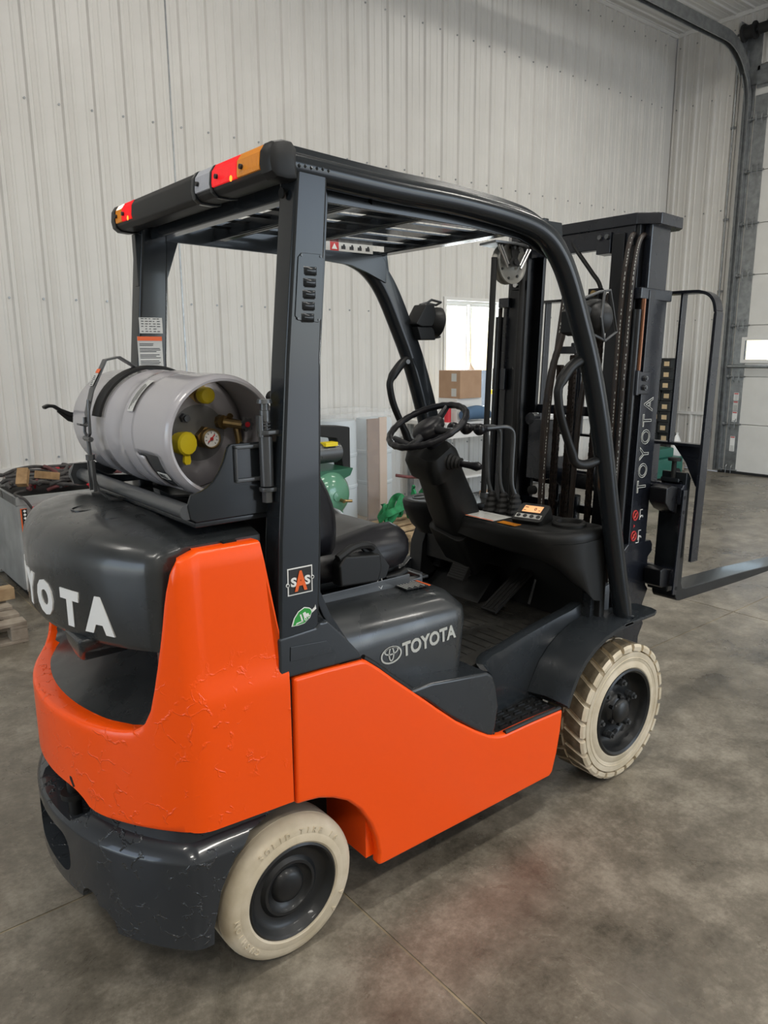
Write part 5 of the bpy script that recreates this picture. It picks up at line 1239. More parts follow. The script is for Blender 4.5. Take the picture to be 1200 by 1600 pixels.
mb = MB(); mb.tube([(-.262, .030, 1.500), (-.268, .024, 1.505), (-.270, .024, 1.42), (-.270, .045, 1.402), (-.270, .066, 1.42), (-.268, .066, 1.46)], .0045, 8); mb.tube([(-.270, .045, 1.41), (-.268, .045, 1.355)], .0055, 10); mb.cyl((-.27, .020, 1.403), (-.27, .070, 1.403), .007, 8); mb.cyl((-.268, .045, 1.36), (-.268, .045, 1.345), .012, 6); FB(mb, 'latch_bail', 'steel')
mb = MB(); flat(mb, [(-.268, .045, 1.352), (-.266, .045, 1.30), (-.255, .045, 1.262), (-.225, .045, 1.232), (-.18, .045, 1.230)], .034, .004); mb.box((-.272, .026, 1.26), (-.262, .030, 1.345)); mb.box((-.272, .060, 1.26), (-.262, .064, 1.345)); FB(mb, 'latch_channel', 'steel', bevel=.0012)
mb = MB(); flat(mb, [(-.12, .402, 1.42), (-.215, .402, 1.445), (-.238, .402, 1.462), (-.252, .402, 1.472), (-.268, .402, 1.474), (-.282, .402, 1.468)], .026, .010); mb.prism([(-.10, 1.38), (-.10, 1.43), (-.205, 1.452), (-.240, 1.468), (-.245, 1.455), (-.215, 1.425)], 1, .392, .404); FB(mb, 'swing_handle', 'black', bevel=.003)
# swing bracket by the pillar
mb = MB(); x0, x1 = -.085, .040
mb.box((-.085, -.436, 1.325), (-.078, -.395, 1.410)); mb.box((-.085, -.436, 1.402), (.030, -.395, 1.412)); mb.box((-.085, -.436, 1.322), (.030, -.395, 1.332)); FB(mb, 'bracket_channel', 'darksteel', bevel=.0025)
mb = MB()
for z in (1.440, 1.424, 1.318, 1.302): mb.prism(rrect(-.030, -.470, .055 if z > 1.4 else .045, -.430, .018, 4), 2, z-.005, z+.005) if z in (1.440, 1.302) else None; (FB(mb, 'hinge_knuckle', 'darksteel', bevel=.002) if z in (1.440, 1.302) else None); mb = MB()
mb = MB(); mb.box((.03, -.462, 1.432), (.09, -.438, 1.446)); FB(mb, 'hinge_lug', 'darksteel', bevel=.002)
mb = MB(); mb.box((.02, -.462, 1.296), (.09, -.438, 1.310)); FB(mb, 'hinge_lug', 'darksteel', bevel=.002)
mb = MB(); mb.cyl((-.010, -.450, 1.310), (-.010, -.450, 1.43), .0165, 18); FB(mb, 'hinge_post', 'darksteel')
mb = MB(); mb.cyl((-.010, -.450, 1.27), (-.010, -.450, 1.30), .014, 6); FB(mb, 'hinge_nut', 'steel')
mb = MB(); mb.tube([(-.010+.0105*math.cos(a)*0, -.450, z) for a, z in ((0, 1.44), (0, 1.465), (0, 1.466), (0, 1.492), (0, 1.493), (0, 1.508), (0, 1.509), (0, 1.518))], [.009, .009, .0125, .0125, .010, .010, .019, .017], 16); FB(mb, 'spring_pin', 'steel', angle=30)
mb = MB(); hp = [(-.010+.012*math.cos(k*.9), -.450+.012*math.sin(k*.9), 1.442+.0011*k) for k in range(26)]; mb.tube(hp, .0022, 6); mb.prism(rrect(-.030, -.462, -.020, -.438, .004, 2), 2, 1.43, 1.48); FB(mb, 'pin_spring', 'steel')

# ---- mast, leaning a little forward
MT = Matrix.Translation((1.603, 0, .60)) @ Matrix.Rotation(math.radians(2.3), 4, 'Y')
MTi = Matrix.Translation(-OFF) @ MT
mast = D.objects.new('mast', None); COL.objects.link(mast); mast.parent = FK; mast.matrix_local = MTi
def KB(mb, name, m=None, **k): return mb.build(name, m, mast, **k)
def channel(y_out, x0, x1, z0, z1, s, fl=.042, tw=.012, tf=.020, name='mast_rail', m='mastpaint'):
    """C rail opening towards the middle; s = side sign"""
    yo = s*y_out; yi = s*(y_out-tw); yf = s*(y_out-fl)
    p = [(x0, yo), (x1, yo), (x1, yf), (x1-tf, yf), (x1-tf, yi), (x0+tf, yi), (x0+tf, yf), (x0, yf)]
    mb = MB(); mb.prism(p, 2, z0, z1); return KB(mb, name, m, bevel=.003)
for s_ in (-1, 1):
    channel(.368, .065, .188, -.43, 1.255, s_, fl=.060, name='outer_rail')
    channel(.318, .045, .168, -.42, 1.500, s_, fl=.055, name='middle_rail', m='mastdark')
    channel(.262, .030, .150, -.35, 1.470, s_, fl=.055, name='inner_rail', m='mastdark')
    mb = MB(); mb.prism([(.070, s_*.352), (.20, s_*.352), (.20, s_*.300), (.150, s_*.296), (.075, s_*.315)], 2, 1.26, 1.50); KB(mb, 'rail_head', 'mastpaint', bevel=.006)
    mb = MB(); mb.prism([(.02, s_*.36), (.205, s_*.378), (.205, s_*.33), (.06, s_*.30), (.02, s_*.30)], 2, 1.220, 1.262); KB(mb, 'rail_clamp', 'mastpaint', bevel=.004)
    mb = MB(); mb.cyl((.020, s_*.348, -.3), (.020, s_*.348, 1.18), .017, 18); cyl_ = KB(mb, 'lift_cylinder', 'mastdark')
    mb = MB(); mb.cyl((.038, s_*.362, .95), (.038, s_*.362, 1.22), .009, 12); KB(mb, 'hydraulic_pipe', mat('copper_brown_pipe', (.20, .09, .05), .3, metal=.8) if s_ < 0 else 'rusty')
    mb = MB(); mb.box((.030, s_*.345, .865), (.105, s_*.376, .950)); mb.box((.020, s_*.30, .860), (.035, s_*.376, .955)); KB(mb, 'pipe_bracket', 'mastpaint', bevel=.003)
    for z in (.890, .925):
        mb = MB(); mb.cyl((.065, s_*.376, z), (.065, s_*.386, z), .011, 6); mb.cyl((.065, s_*.386, z), (.065, s_*.390, z), .006, 8); KB(mb, 'bracket_bolt', 'steel')
    mb = MB(); mb.prism([(.02, -.30), (.02, .24), (.06, .27), (.22, .27), (.235, .25), (.235, .22), (.21, .20), (.21, .08), (.23, .06), (.20, .0), (.20, -.06), (.22, -.09), (.19, -.14), (.19, -.30)], 1, s_*.372, s_*.352); KB(mb, 'rail_foot', 'mastpaint', bevel=.004)
# head tie: broad chamfered plate across the top
pt = [(.03, -.31), (.085, -.378), (.235, -.378), (.262, -.35), (.262, .35), (.235, .378), (.085, .378), (.03, .31)]
mb = MB(); mb.prism(pt, 2, 1.493, 1.536); KB(mb, 'head_tie', 'mastpaint', bevel=.004)
mb = MB(); mb.box((.04, -.30, 1.42), (.075, .30, 1.495)); mb.box((.055, -.12, 1.385), (.115, .06, 1.42)) if False else None; KB(mb, 'head_beam', 'mastpaint', bevel=.003)
for z0, z1, nm in ((.10, .16, 'cross_tie'), (.76, .80, 'cross_tie')):
    mb = MB(); mb.box((.155, -.31, z0), (.185, .31, z1)); KB(mb, nm, 'mastpaint', bevel=.003)
mb = MB(); mb.box((.04, -.30, 1.30), (.06, .30, 1.316)) if False else mb.box((.12, -.25, .345), (.16, .25, .38)); KB(mb, 'cross_tie', 'mastpaint', bevel=.002)
# centre free-lift cylinder with its head, and the bracket plates
mb = MB(); mb.cyl((.105, -.035, -.25), (.105, -.035, .42), .048, 24); mb.cyl((.105, -.035, .42), (.105, -.035, 1.02), .022, 20); KB(mb, 'free_lift_cylinder', 'mastpaint')
mb = MB(); mb.prism(rrect(.06, -.11, .16, .05, .02, 3), 2, 1.02, 1.05); mb.cyl((.10, -.03, 1.05), (.10, -.03, 1.065), .03, 20); KB(mb, 'crosshead', 'mastpaint', bevel=.003)
mb = MB(); mb.box((.02, .055, .48), (.11, .145, .74)); mb.cyl((.06, .14, .74), (.02, .14, .74), .028, 18); KB(mb, 'chain_bracket', 'mastpaint', bevel=.004)
mb = MB(); mb.lathe([(.012, -.01), (.020, -.01), (.020, .012), (.010, .016), (.0005, .016)], 16, None, Matrix.Translation((.018, .10, .43)) @ Matrix.Rotation(-PI/2, 4, 'Y')); KB(mb, 'bracket_plug', 'rubber')
def chain(x, y, z0, z1, name='lift_chain', w_=.011, pitch=.020):
    mb = MB(); n = int((z1-z0)/pitch)
    for k in range(n):
        z = z0+k*pitch
        for dy in (-w_, -w_*.35, w_*.35, w_):
            oo = .0012 if k % 2 else 0
            mb.prism([(x-.010, z+.004), (x-.006, z-.002), (x+.006, z-.002), (x+.010, z+.004), (x+.010, z+pitch-.002), (x+.006, z+pitch+.003), (x-.006, z+pitch+.003), (x-.010, z+pitch-.002)], 1, y+dy-.0014+oo, y+dy+.0014+oo)
        mb.cyl((x, y-w_-.004, z+pitch/2), (x, y+w_+.004, z+pitch/2), .0045, 6)
    ob = KB(mb, name, 'rusty', smooth=False); return ob
chain(.03, -.065, -.15, 1.02); chain(.03, .000, -.15, .98); chain(.115, -.285, 1.26, 1.46, w_=.010); chain(.06, -.165, -.1, 1.25, w_=.009); chain(.06, .235, -.1, 1.30, w_=.009)
def ribhose(pts, r, name):
    cc = catmull(pts, 10); mb = MB(); mb.tube(cc, [r+(.0014 if i % 2 else 0) for i in range(len(cc))], 10); return KB(mb, name, 'hose', angle=20)
def texthose(pts, r, name, m='hose'):
    cc = catmull(pts, 8); mb = MB(); mb.tube(cc, r, 12, m)
    for i in range(len(cc)-2):   # broken line of white print along the hose
        a, b = cc[i], cc[i+1]; L_ = (b-a).length; nn = max(1, int(L_/.012))
        for j in range(nn):
            if random.random() < .22: continue
            p = a+(b-a)*(j/nn); p2 = a+(b-a)*((j+.62)/nn); of = Vector((-r*.72, -r*.72, 0))
            mb.tube([p+of, p2+of], .0014, 4, 'silvertext')
    h = KB(mb, name, None)
    return h
random.seed(5)
texthose([(.10, -.285, 1.38), (.085, -.290, 1.44), (.055, -.292, 1.462), (.025, -.294, 1.445), (.005, -.296, 1.38), (-.010, -.298, 1.25), (-.014, -.300, .9), (-.014, -.304, .4), (-.014, -.306, -.1)], .0105, 'mast_hose')
texthose([(.12, -.31, 1.38), (.105, -.314, 1.44), (.075, -.318, 1.458), (.045, -.320, 1.44), (.022, -.322, 1.38), (.004, -.326, 1.25), (-.004, -.328, .9), (-.004, -.330, .4), (-.004, -.332, -.1)], .0105, 'mast_hose')
texthose([(-.005, -.03, 1.32), (-.02, -.01, 1.0), (-.03, .0, .80), (-.035, .005, .4), (-.03, .01, .0)], .0095, 'control_hose')
ribhose([(.01, -.05, 1.30), (-.01, -.03, 1.10), (-.035, -.002, .92), (-.04, .01, .7), (-.03, .01, .4), (-.02, .01, .05)], .014, 'spiral_hose')
ribhose([(.05, -.20, 1.25), (.03, -.15, 1.05), (.02, -.12, .8), (.02, -.11, .4), (.02, -.11, -.05)], .011, 'spiral_hose')
# hose pulley at the far side, with hoses running over it
T = Matrix.Translation((-.095, .205, 1.385)) @ Matrix.Rotation(PI/2, 4, 'X') @ Matrix.Scale(1.25, 4)
mb = MB(); mb.lathe([(.030, -.006), (.052, -.010), (.060, -.016), (.067, -.018), (.067, -.012), (.058, -.004), (.058, .004), (.067, .012), (.067, .018), (.060, .016), (.052, .010), (.0005, .008)], 40, None, T); py = KB(mb, 'hose_pulley', mat('pale_pulley', (.33, .325, .30), .35, metal=.5), angle=40)
mb = MB()
for k in range(7): a = 2*PI*k/7; mb.cyl((-.095+.062*math.cos(a), .192, 1.385+.062*math.sin(a)), (-.095+.062*math.cos(a), .187, 1.385+.062*math.sin(a)), .0055, 8)
KB(mb, 'pulley_rivets', 'print')
mb = MB(); mb.prism([(-.120, 1.455), (-.070, 1.455), (-.072, 1.425), (-.078, 1.405), (-.065, 1.385), (-.065, 1.373), (-.125, 1.373), (-.125, 1.385), (-.112, 1.405), (-.118, 1.425)], 1, .172, .180); mb.cyl((-.095, .172, 1.387), (-.095, .165, 1.387), .012, 6); KB(mb, 'pulley_bracket', 'rubber', bevel=.002)
for z, x in ((1.445, -.109), (1.445, -.081)):
    mb = MB(); mb.cyl((x, .172, z), (x, .162, z), .008, 6); KB(mb, 'bracket_bolt', 'steel')
for dx, sx in ((-.055, -1), (.0, 1)):
    mb = MB(); mb.tube([(-.095+sx*.098, .178, 1.448), (-.095+sx*.040, .176, 1.365)], .006, 8); mb.tube([(-.095+sx*.080, .178, 1.448), (-.095+sx*.034, .176, 1.378)], .0045, 8); KB(mb, 'hose_guide', 'chrome')
mb = MB(); mb.prism([(-.22, .17), (-.12, .15), (-.03, .16), (.03, .28), (-.2, .28)], 2, 1.452, 1.462); KB(mb, 'pulley_mount', 'steel', bevel=.002)
for (xa, ya) in ((-.185, .205), (-.006, .205)):
    mb = MB(); mb.tube([(xa, ya, 1.40), (xa, ya, 1.0), (xa+.004, ya, .3), (xa+.01, ya, 0.0)], .0125, 12); KB(mb, 'lift_hose', 'rubber')
mb = MB(); mb.cyl((-.178, .205, .40), (-.178, .205, .33), .016, 6); mb.cyl((-.178, .205, .33), (-.178, .205, .30), .012, 12); mb.cyl((-.178, .205, .42), (-.178, .205, .40), .018, 12); KB(mb, 'hose_coupling', 'steel')
for (yy, zz) in ((.24, 1.31), (-.165, 1.248)):
    mb = MB(); mb.cyl((.0, yy, zz), (-.012, yy, zz), .012, 16, 'brass' if yy < 0 else 'chrome'); mb.box((.0, yy-.02, zz-.02), (.03, yy+.03, zz+.02), 'mastdark'); KB(mb, 'bleed_fitting', None)
# block under the near hose loop
mb = MB(); mb.box((.03, -.20, 1.40), (.09, -.135, 1.48)); KB(mb, 'hose_block', 'mastpaint', bevel=.003)
for dy in (-.185, -.152):
    mb = MB(); mb.cyl((.03, dy, 1.462), (.02, dy, 1.462), .010, 6); KB(mb, 'bracket_bolt', 'steel')
mb = MB(); mb.tube(catmull([(.05, .0, 1.47), (.045, -.03, 1.43), (.06, -.10, 1.34), (.07, -.14, 1.28), (.075, -.17, 1.15)], 6), .009, 8); KB(mb, 'thin_hose', 'rubber')
# name reading up the near rail: outlined capitals
T = MTi.inverted() @ Matrix.Translation(-OFF)
zA, zB = .475, .855
# six letters placed singly so that the inner fill stays centred
wls = [.052, .062, .058, .062, .052, .060]; tot = sum(wls)+.010*5; pos = zA
for ch, wl_ in zip('TOYOTA', wls):
    wl_ *= (zB-zA)/tot; c0 = pos+wl_/2; pos += wl_+.010*(zB-zA)/tot
    Tq = frame((.118, -.3690, c0), (0, 0, 1), (-1, 0, 0))
    me = text_mesh(ch, .082, None, 0, 0, .0013)
    xs = [v.co.x for v in me.vertices]; ys_ = [v.co.y for v in me.vertices]
    fx_ = wl_/(max(xs)-min(xs)); fy_ = .062/(max(ys_)-min(ys_)); cx0 = (max(xs)+min(xs))/2; cy0 = (max(ys_)+min(ys_))/2
    for v in me.vertices: v.co.x = (v.co.x-cx0)*fx_; v.co.y = (v.co.y-cy0)*fy_
    me.transform(Tq); me.materials.clear(); me.materials.append(M['silvertext'])
    ob = D.objects.new('rail_letter', me); COL.objects.link(ob); ob.parent = mast
# red pictograms below the name
mb = MB()
for z in (.300, .385):
    mb.tube([(.092+.017*math.cos(t), -.370, z+.019*math.sin(t)) for t in [2*PI*k/20 for k in range(20)]], .0032, 6, 'labelred', closed=True); mb.tube([(.080, -.370, z-.013), (.104, -.370, z+.013)], .003, 6, 'labelred')
    mb.box((.090, -.3708, z-.008), (.096, -.3698, z+.008), 'labelorange')
    mb.tube([(.125, -.370, z-.02), (.125, -.370, z+.02), (.140, -.370, z+.02)], .002, 5, 'white'); mb.tube([(.138+.008*math.cos(t), -.370, z-.012+.008*math.sin(t)) for t in [PI*k/6 for k in range(7)]], .002, 5, 'white')
mb.prism([(.086, .335), (.098, .342), (.086, .349)], 1, -.3705, -.3695, 'labelred'); mb.tube([(.110, -.370, .270), (.130, -.370, .270), (.130, -.370, .300)], .002, 5, 'white')
KB(mb, 'rail_pictograms', None)

# ---- carriage, backrest and forks
for z0, z1, nm in ((.090, .160, 'carriage_bar'), (.430, .510, 'carriage_bar')):
    mb = MB(); mb.prism([(.238, z0), (.279, z0), (.279, z1), (.252, z1), (.246, z1-.012), (.238, z1-.012)], 1, -.475, .475); KB(mb, nm, 'mastpaint', bevel=.003)
for s_ in (-1, 1):
    mb = MB(); mb.prism([(.13, .06), (.245, .04), (.245, .57), (.16, .57), (.13, .50), (.20, .44), (.20, .16), (.13, .14)], 1, s_*.10, s_*.122); KB(mb, 'carriage_plate', 'mastpaint', bevel=.003)
    # side arm and flat stay beside the rail
    mb = MB(); mb.prism([(.190, .41), (.245, .39), (.245, .50), (.190, .51), (.155, .50), (.155, .44)], 1, s_*.385, s_*.46); KB(mb, 'carriage_arm', 'mastdark', bevel=.005)
    mb = MB(); mb.prism([(.190, .09), (.245, .09), (.245, .160), (.19, .172), (.165, .165), (.17, .10)], 1, s_*.385, s_*.46); KB(mb, 'carriage_arm', 'mastdark', bevel=.005)
    mb = MB(); mb.prism([(.228, .06), (.256, .055), (.266, .49), (.240, .49)], 1, s_*.478, s_*.486); cs = KB(mb, 'carriage_stay', 'mastpaint', bevel=.002)
    for z in (.085, .40, .46):
        mb = MB(); mb.cyl((.249, s_*.486, z), (.249, s_*.4868, z), .008, 12); KB(mb, 'stay_hole', 'deep')
# forks
for s_ in (-1, 1):
    yc_ = s_*.412; FX = -.052; mb = MB()
    fp = [(.335, .02), (.345, .002), (.375, -.018), (.375, -.02), (1.43, -.018), (1.445, -.010), (1.445, -.002), (.93, .022), (.420, .024), (.392, .030), (.378, .050), (.372, .58), (.340, .60), (.332, .58), (.332, .10)]
    fp = [(.334, .60), (.334, .02), (.340, -.005), (.352, -.019), (.375, -.024), (.9, -.022), (1.44, -.010), (1.45, -.004), (1.44, .004), (.9, .020), (.41, .024), (.388, .030), (.376, .052), (.370, .58), (.350, .60)]
    fp = [(x+FX, z+(.038 if z < .3 else -.045)) for x, z in fp]
    mb.prism(fp, 1, yc_-.055, yc_+.055)
    mb.prism([(.30, .58), (.345, .56), (.345, .50), (.335, .50), (.335, .556), (.322, .556), (.315, .565), (.300, .56)], 1, yc_-.04, yc_+.04, None, Matrix.Translation((FX, 0, -.045))); mb.prism([(.275, .030), (.345, .030), (.345, .058), (.30, .052), (.27, .055)], 1, yc_-.05, yc_+.04, None, Matrix.Translation((FX, 0, .038)))
    fk_ = KB(mb, 'fork', 'guardpaint', bevel=.004)
    mb = MB(); mb.cyl((.275, yc_, .53), (.275, yc_, .60), .010, 12); mb.cyl((.275, yc_, .60), (.275, yc_, .612), .026, 16); KB(mb, 'fork_lock_pin', 'rubber')
# load backrest
for s_ in (-1, 1):
    mb = MB(); c2 = catmull([(.335, s_*.500, .19), (.338, s_*.500, .6), (.340, s_*.500, 1.12), (.340, s_*.498, 1.19), (.340, s_*.480, 1.238), (.340, s_*.44, 1.262), (.340, s_*.36, 1.268), (.340, 0, 1.268)], 5)
    P = [Vector(p) for p in c2]; rings = []
    for i, p in enumerate(P):
        t = ((P[min(i+1, len(P)-1)]-P[i]).normalized()+(P[i]-P[max(i-1, 0)]).normalized()).normalized(); xx = Vector((1, 0, 0)); nn = t.cross(xx).normalized()
        rings.append([p+xx*a+nn*b for a, b in ((-.026, -.006), (.026, -.006), (.026, .006), (-.026, .006))])
    mb.loft(rings); KB(mb, 'backrest_frame', 'mastpaint', bevel=.002)
for y in (-.345, -.12, .12, .345):
    mb = MB(); mb.box((.330, y-.005, .668), (.368, y+.005, 1.264)); KB(mb, 'backrest_bar', 'mastpaint', bevel=.002)
mb = MB(); mb.box((.318, -.50, .658), (.372, .50, .670)); KB(mb, 'backrest_shelf', 'mastpaint', bevel=.002)
for s_ in (-1, 1):
    mb = MB(); mb.prism([(s_*.496, .660), (s_*.36, .660), (s_*.42, .59), (s_*.47, .50), (s_*.496, .47)], 0, .345, .353); KB(mb, 'backrest_gusset', 'mastpaint', bevel=.002)
    mb = MB(); mb.box((.279, s_*.29-.02, .44), (.33, s_*.29+.02, .66)); KB(mb, 'backrest_leg', 'mastpaint', bevel=.002)
# tilt cylinder and lower brackets between floor and mast
for s_ in (-1, 1):
    mb = MB(); mb.cyl((1.05, s_*.30, .50), (1.45, s_*.30, .52), .03, 16); mb.cyl((1.45, s_*.30, .52), (1.64, s_*.30, .53), .016, 12); FB(mb, 'tilt_cylinder', 'darksteel')
# ============================================================ THINGS AROUND THE TRUCK
def LB(mb, name, m, parent, **k): return mb.build(name, m, parent, **k)
def board(mb, a, b, m=None): mb.box(a, b, m)
def pallet(label, loc, rz, L, W, m, nb=5, group=None):
    p = thing('pallet', label, 'pallet', loc, rz, group)
    for k in range(nb):
        y = -W/2+(W-.10)*k/(nb-1); mb = MB(); mb.box((-L/2, y, .105), (L/2, y+.10, .125)); LB(mb, 'deck_board', m, p, bevel=.003)
    for x in (-L/2, -.045, L/2-.09):
        for y in (-W/2, -.05, W/2-.10):
            mb = MB(); mb.box((x, y, .02), (x+.09, y+.10, .086)); LB(mb, 'block', m, p, bevel=.003)
        mb = MB(); mb.box((x, -W/2, .086), (x+.09, W/2, .105)); LB(mb, 'stringer_board', m, p, bevel=.003)
    for y in (-W/2, -.05, W/2-.10): mb = MB(); mb.box((-L/2, y, 0), (L/2, y+.10, .02)); LB(mb, 'bottom_board', m, p, bevel=.003)
    return p
pl1 = pallet('weathered wooden pallet on the floor at the left edge, in front of the battery', (-.44, 2.78, 0), 0, 1.0, .60, 'wood_grey', 4)
b = thing('timber_offcut', 'pale square timber offcut lying on the weathered pallet at the left', 'timber', (-.24, 2.98, .125), math.radians(4)); mb = MB(); mb.box((-.35, -.045, 0), (.35, .045, .075)); LB(mb, 'timber', 'wood', b, bevel=.003)
pl2 = pallet('raw wooden pallet under the green slings behind the forklift seat', (3.62, 2.90, 0), math.radians(6), 1.05, .80, 'wood')

# big industrial battery in its steel tray
BT = thing('industrial_battery', 'grey steel cased industrial battery at the left wall heaped with dusty cables', 'battery', (.93, 3.66, 0), 0)
X1, Y0 = .60, -.40     # local: near right corner
mb = MB(); mb.loft([[(x, y, z) for x, y in rrect(-.69, Y0, X1, .36, .02, 3)] for z in (.08, .655)]); LB(mb, 'case', 'batt', BT, angle=40)
mb = MB()
for a, b_ in (((-.69, Y0, .655), (X1, Y0+.02, .715)), ((-.69, .34, .655), (X1, .36, .715)), ((X1-.02, Y0, .655), (X1, .36, .715)), ((-.69, Y0, .655), (-.67, .36, .715))): mb.box(a, b_)
LB(mb, 'rim', 'batt', BT, bevel=.004)
mb = MB(); mb.box((-.67, Y0+.02, .60), (X1-.02, .34, .68)); LB(mb, 'top_cells', 'rubber', BT, smooth=False)
mb = MB(); mb.box((-.64, Y0+.05, 0), (X1-.05, .34, .08)); LB(mb, 'base', 'rubber', BT, smooth=False)
mb = MB(); mb.box((-.668, Y0-.004, .42), (-.628, Y0, .635), 'labelorange'); mb.box((-.661, Y0-.006, .425), (-.628, Y0-.003, .632), 'print')
for k in range(4):
    T = Matrix.Translation((-.643, Y0-.007, .618-.024*k)) @ Matrix.Rotation(PI/4, 4, 'Y'); mb.box((-.007, -.001, -.007), (.007, .001, .007), 'white', T)
for k, m_ in enumerate(('white', 'labelred', 'amber', 'bluecloth', 'silvertext', 'white')): mb.box((-.650, Y0-.0075, .515-.017*k), (-.636, Y0-.003, .525-.017*k), m_)
LB(mb, 'hazard_strip', None, BT, smooth=False)
mb = MB(); mb.box((-.60, Y0-.012, .46), (-.40, Y0+.01, .64)); LB(mb, 'connector_panel', 'rubber', BT, bevel=.003)
mb = MB(); mb.box((-.60, Y0-.03, .618), (-.46, Y0, .642)); LB(mb, 'red_plug', 'red', BT, bevel=.004)
random.seed(21)
for k in range(44):
    x = random.uniform(-.55, .0); y = random.uniform(-.28, .25); a = random.uniform(-.5, .5)+(0 if random.random() < .7 else 1.2); L_ = random.uniform(.25, .6); z = .695+.007*(k//4)+random.uniform(0, .012)
    pts = []
    for j in range(5):
        t = j/4-.5; pts.append((max(-.66, min(X1-.03, x+math.cos(a)*L_*t+random.uniform(-.03, .03))), max(-.38, min(.33, y+math.sin(a)*L_*t+random.uniform(-.04, .04))), z+.03*random.random()+.02*math.cos(t*3)))
    mb = MB(); mb.tube(catmull(pts, 5), .0125, 8); cb = LB(mb, 'battery_cable', 'cablered' if k % 7 == 0 else 'cable', BT)
    if k % 2 == 0:
        e_ = Vector(pts[-1]); mb = MB(); mb.box((e_.x-.025, e_.y-.016, e_.z-.014), (e_.x+.025, e_.y+.016, e_.z+.016)); mb.box((e_.x-.01, e_.y-.02, e_.z-.035), (e_.x+.004, e_.y-.005, e_.z)); LB(mb, 'cable_connector', 'red', BT, bevel=.003)
for (x, y, rz, ry, l_, lab_) in ((.32, 3.35, 60, -55, .12, 'orange-brown wood block tilted up among the battery cables, left of the other block'), (.47, 3.33, 25, 12, .15, 'pale brown wood block lying on the battery cables, right of the other block')):
    q = thing('wood_block', lab_, 'wood block', (x, y, .83), math.radians(rz)); mb = MB(); mb.box((-l_/2, -.035, -.025), (l_/2, .035, .025), None, Matrix.Rotation(math.radians(ry), 4, 'Y')); LB(mb, 'block', 'wood_block', q, bevel=.003)
mb = MB(); cab = catmull([(-.60, Y0-.02, .635), (-.64, Y0-.03, .70), (-.68, Y0+.05, .73), (-.60, Y0+.1, .74)], 6); mb.tube(cab, .009, 8); LB(mb, 'front_cable', 'cable', BT)
# green slings heaped on the pallet, with a red ratchet bar
random.seed(4)
def sling(label, cx_, cy_, z0, n, spread, seed):
    random.seed(seed); s = thing('lifting_sling', label, 'sling', (cx_, cy_, z0))
    pts = []; a = random.uniform(0, 6)
    for j in range(n):
        a += random.uniform(.5, 1.3); r_ = spread*random.uniform(.35, 1); pts.append((r_*math.cos(a)*1.2, r_*math.sin(a)*.7, .035+random.uniform(0, .36)*(1-r_/spread*.5)))
    cc = catmull(pts, 7); P = [Vector(p) for p in cc]; mb = MB(); rings = []
    for i, p in enumerate(P):
        t = ((P[min(i+1, len(P)-1)]-P[i]).normalized()+(P[i]-P[max(i-1, 0)]).normalized()).normalized(); u = Vector((.4*math.sin(i*.3), .5, .8)); u = (u-t*u.dot(t)).normalized(); v = t.cross(u)
        rings.append([p+u*a_+v*b_ for a_, b_ in ((-.030, -.010), (0, -.016), (.030, -.010), (.030, .010), (0, .016), (-.030, .010))])
    mb.loft(rings); LB(mb, 'webbing', 'sling', s); return s
sling('bright green round sling heaped highest at the left of the pallet', 3.27, 3.05, .125, 13, .14, 3)
sling('green round sling tangled in the middle of the pallet', 3.57, 3.02, .125, 14, .13, 8)
sling('green round sling spilling over the right side of the pallet', 3.86, 2.96, .125, 12, .12, 12)
q = thing('lever_hoist', 'red-handled lever hoist lying on the green slings', 'hoist', (3.50, 3.0, .52)); mb = MB(); mb.tube([(-.18, .06, .04), (-.08, .02, .02), (.04, -.04, .01)], .014, 8); LB(mb, 'handle', 'cablered', q)
mb = MB(); mb.lathe([(.0005, -.05), (.025, -.04), (.032, 0), (.025, .04), (.0005, .05)], 16, None, Matrix.Translation((.07, -.06, .01)) @ Matrix.Rotation(PI/2, 4, 'Y')); LB(mb, 'grip', 'red', q)

# film-wrapped pallet load
WL = thing('wrapped_load', 'clear film-wrapped load of white drums with a brown corner board', 'wrapped load', (3.30, 3.70, 0))
mb = MB(); mb.box((-.50, -.27, 0), (.38, .32, .10)); LB(mb, 'base_pallet', 'wood', WL, smooth=False)
for (x, y) in ((.20, -.10), (-.22, -.10)):
    mb = MB(); T = Matrix.Translation((x, y, .10)); mb.lathe([(.0005, 0), (.16, 0), (.17, .02), (.17, .31), (.176, .32), (.176, .34), (.17, .35), (.17, .60), (.176, .61), (.176, .63), (.17, .64), (.17, .90), (.16, .93), (.0005, .93)], 28, None, T); LB(mb, 'drum', 'drum', WL, angle=30)
mb = MB(); mb.box((-.03, -.305, .10), (.10, -.285, 1.04)); mb.box((.10, -.305, .10), (.16, -.29, 1.04), 'cardlight') if False else None; LB(mb, 'corner_board', 'board', WL, smooth=False)
mb = MB(); mb.box((.10, -.315, .10), (.185, -.296, 1.05)); LB(mb, 'corner_board', 'cardlight', WL, smooth=False)
mb = MB(); rings = []; random.seed(9)
for z in [.02+.12*k for k in range(10)]:
    rings.append([(x+random.uniform(-.008, .008), y+random.uniform(-.008, .008), z) for x, y in rrect(-.50, -.33, .39, .34, .10, 4)])
mb.loft(rings, None, False); LB(mb, 'stretch_film', 'film', WL)
mb = MB(); mb.loft([[(x, y, z) for x, y in rrect(-.48+d, -.31+d, .37-d, .32-d, .08, 4)] for d, z in ((0, 1.06), (0, 1.10), (.05, 1.115))]); LB(mb, 'top_film', 'film', WL)

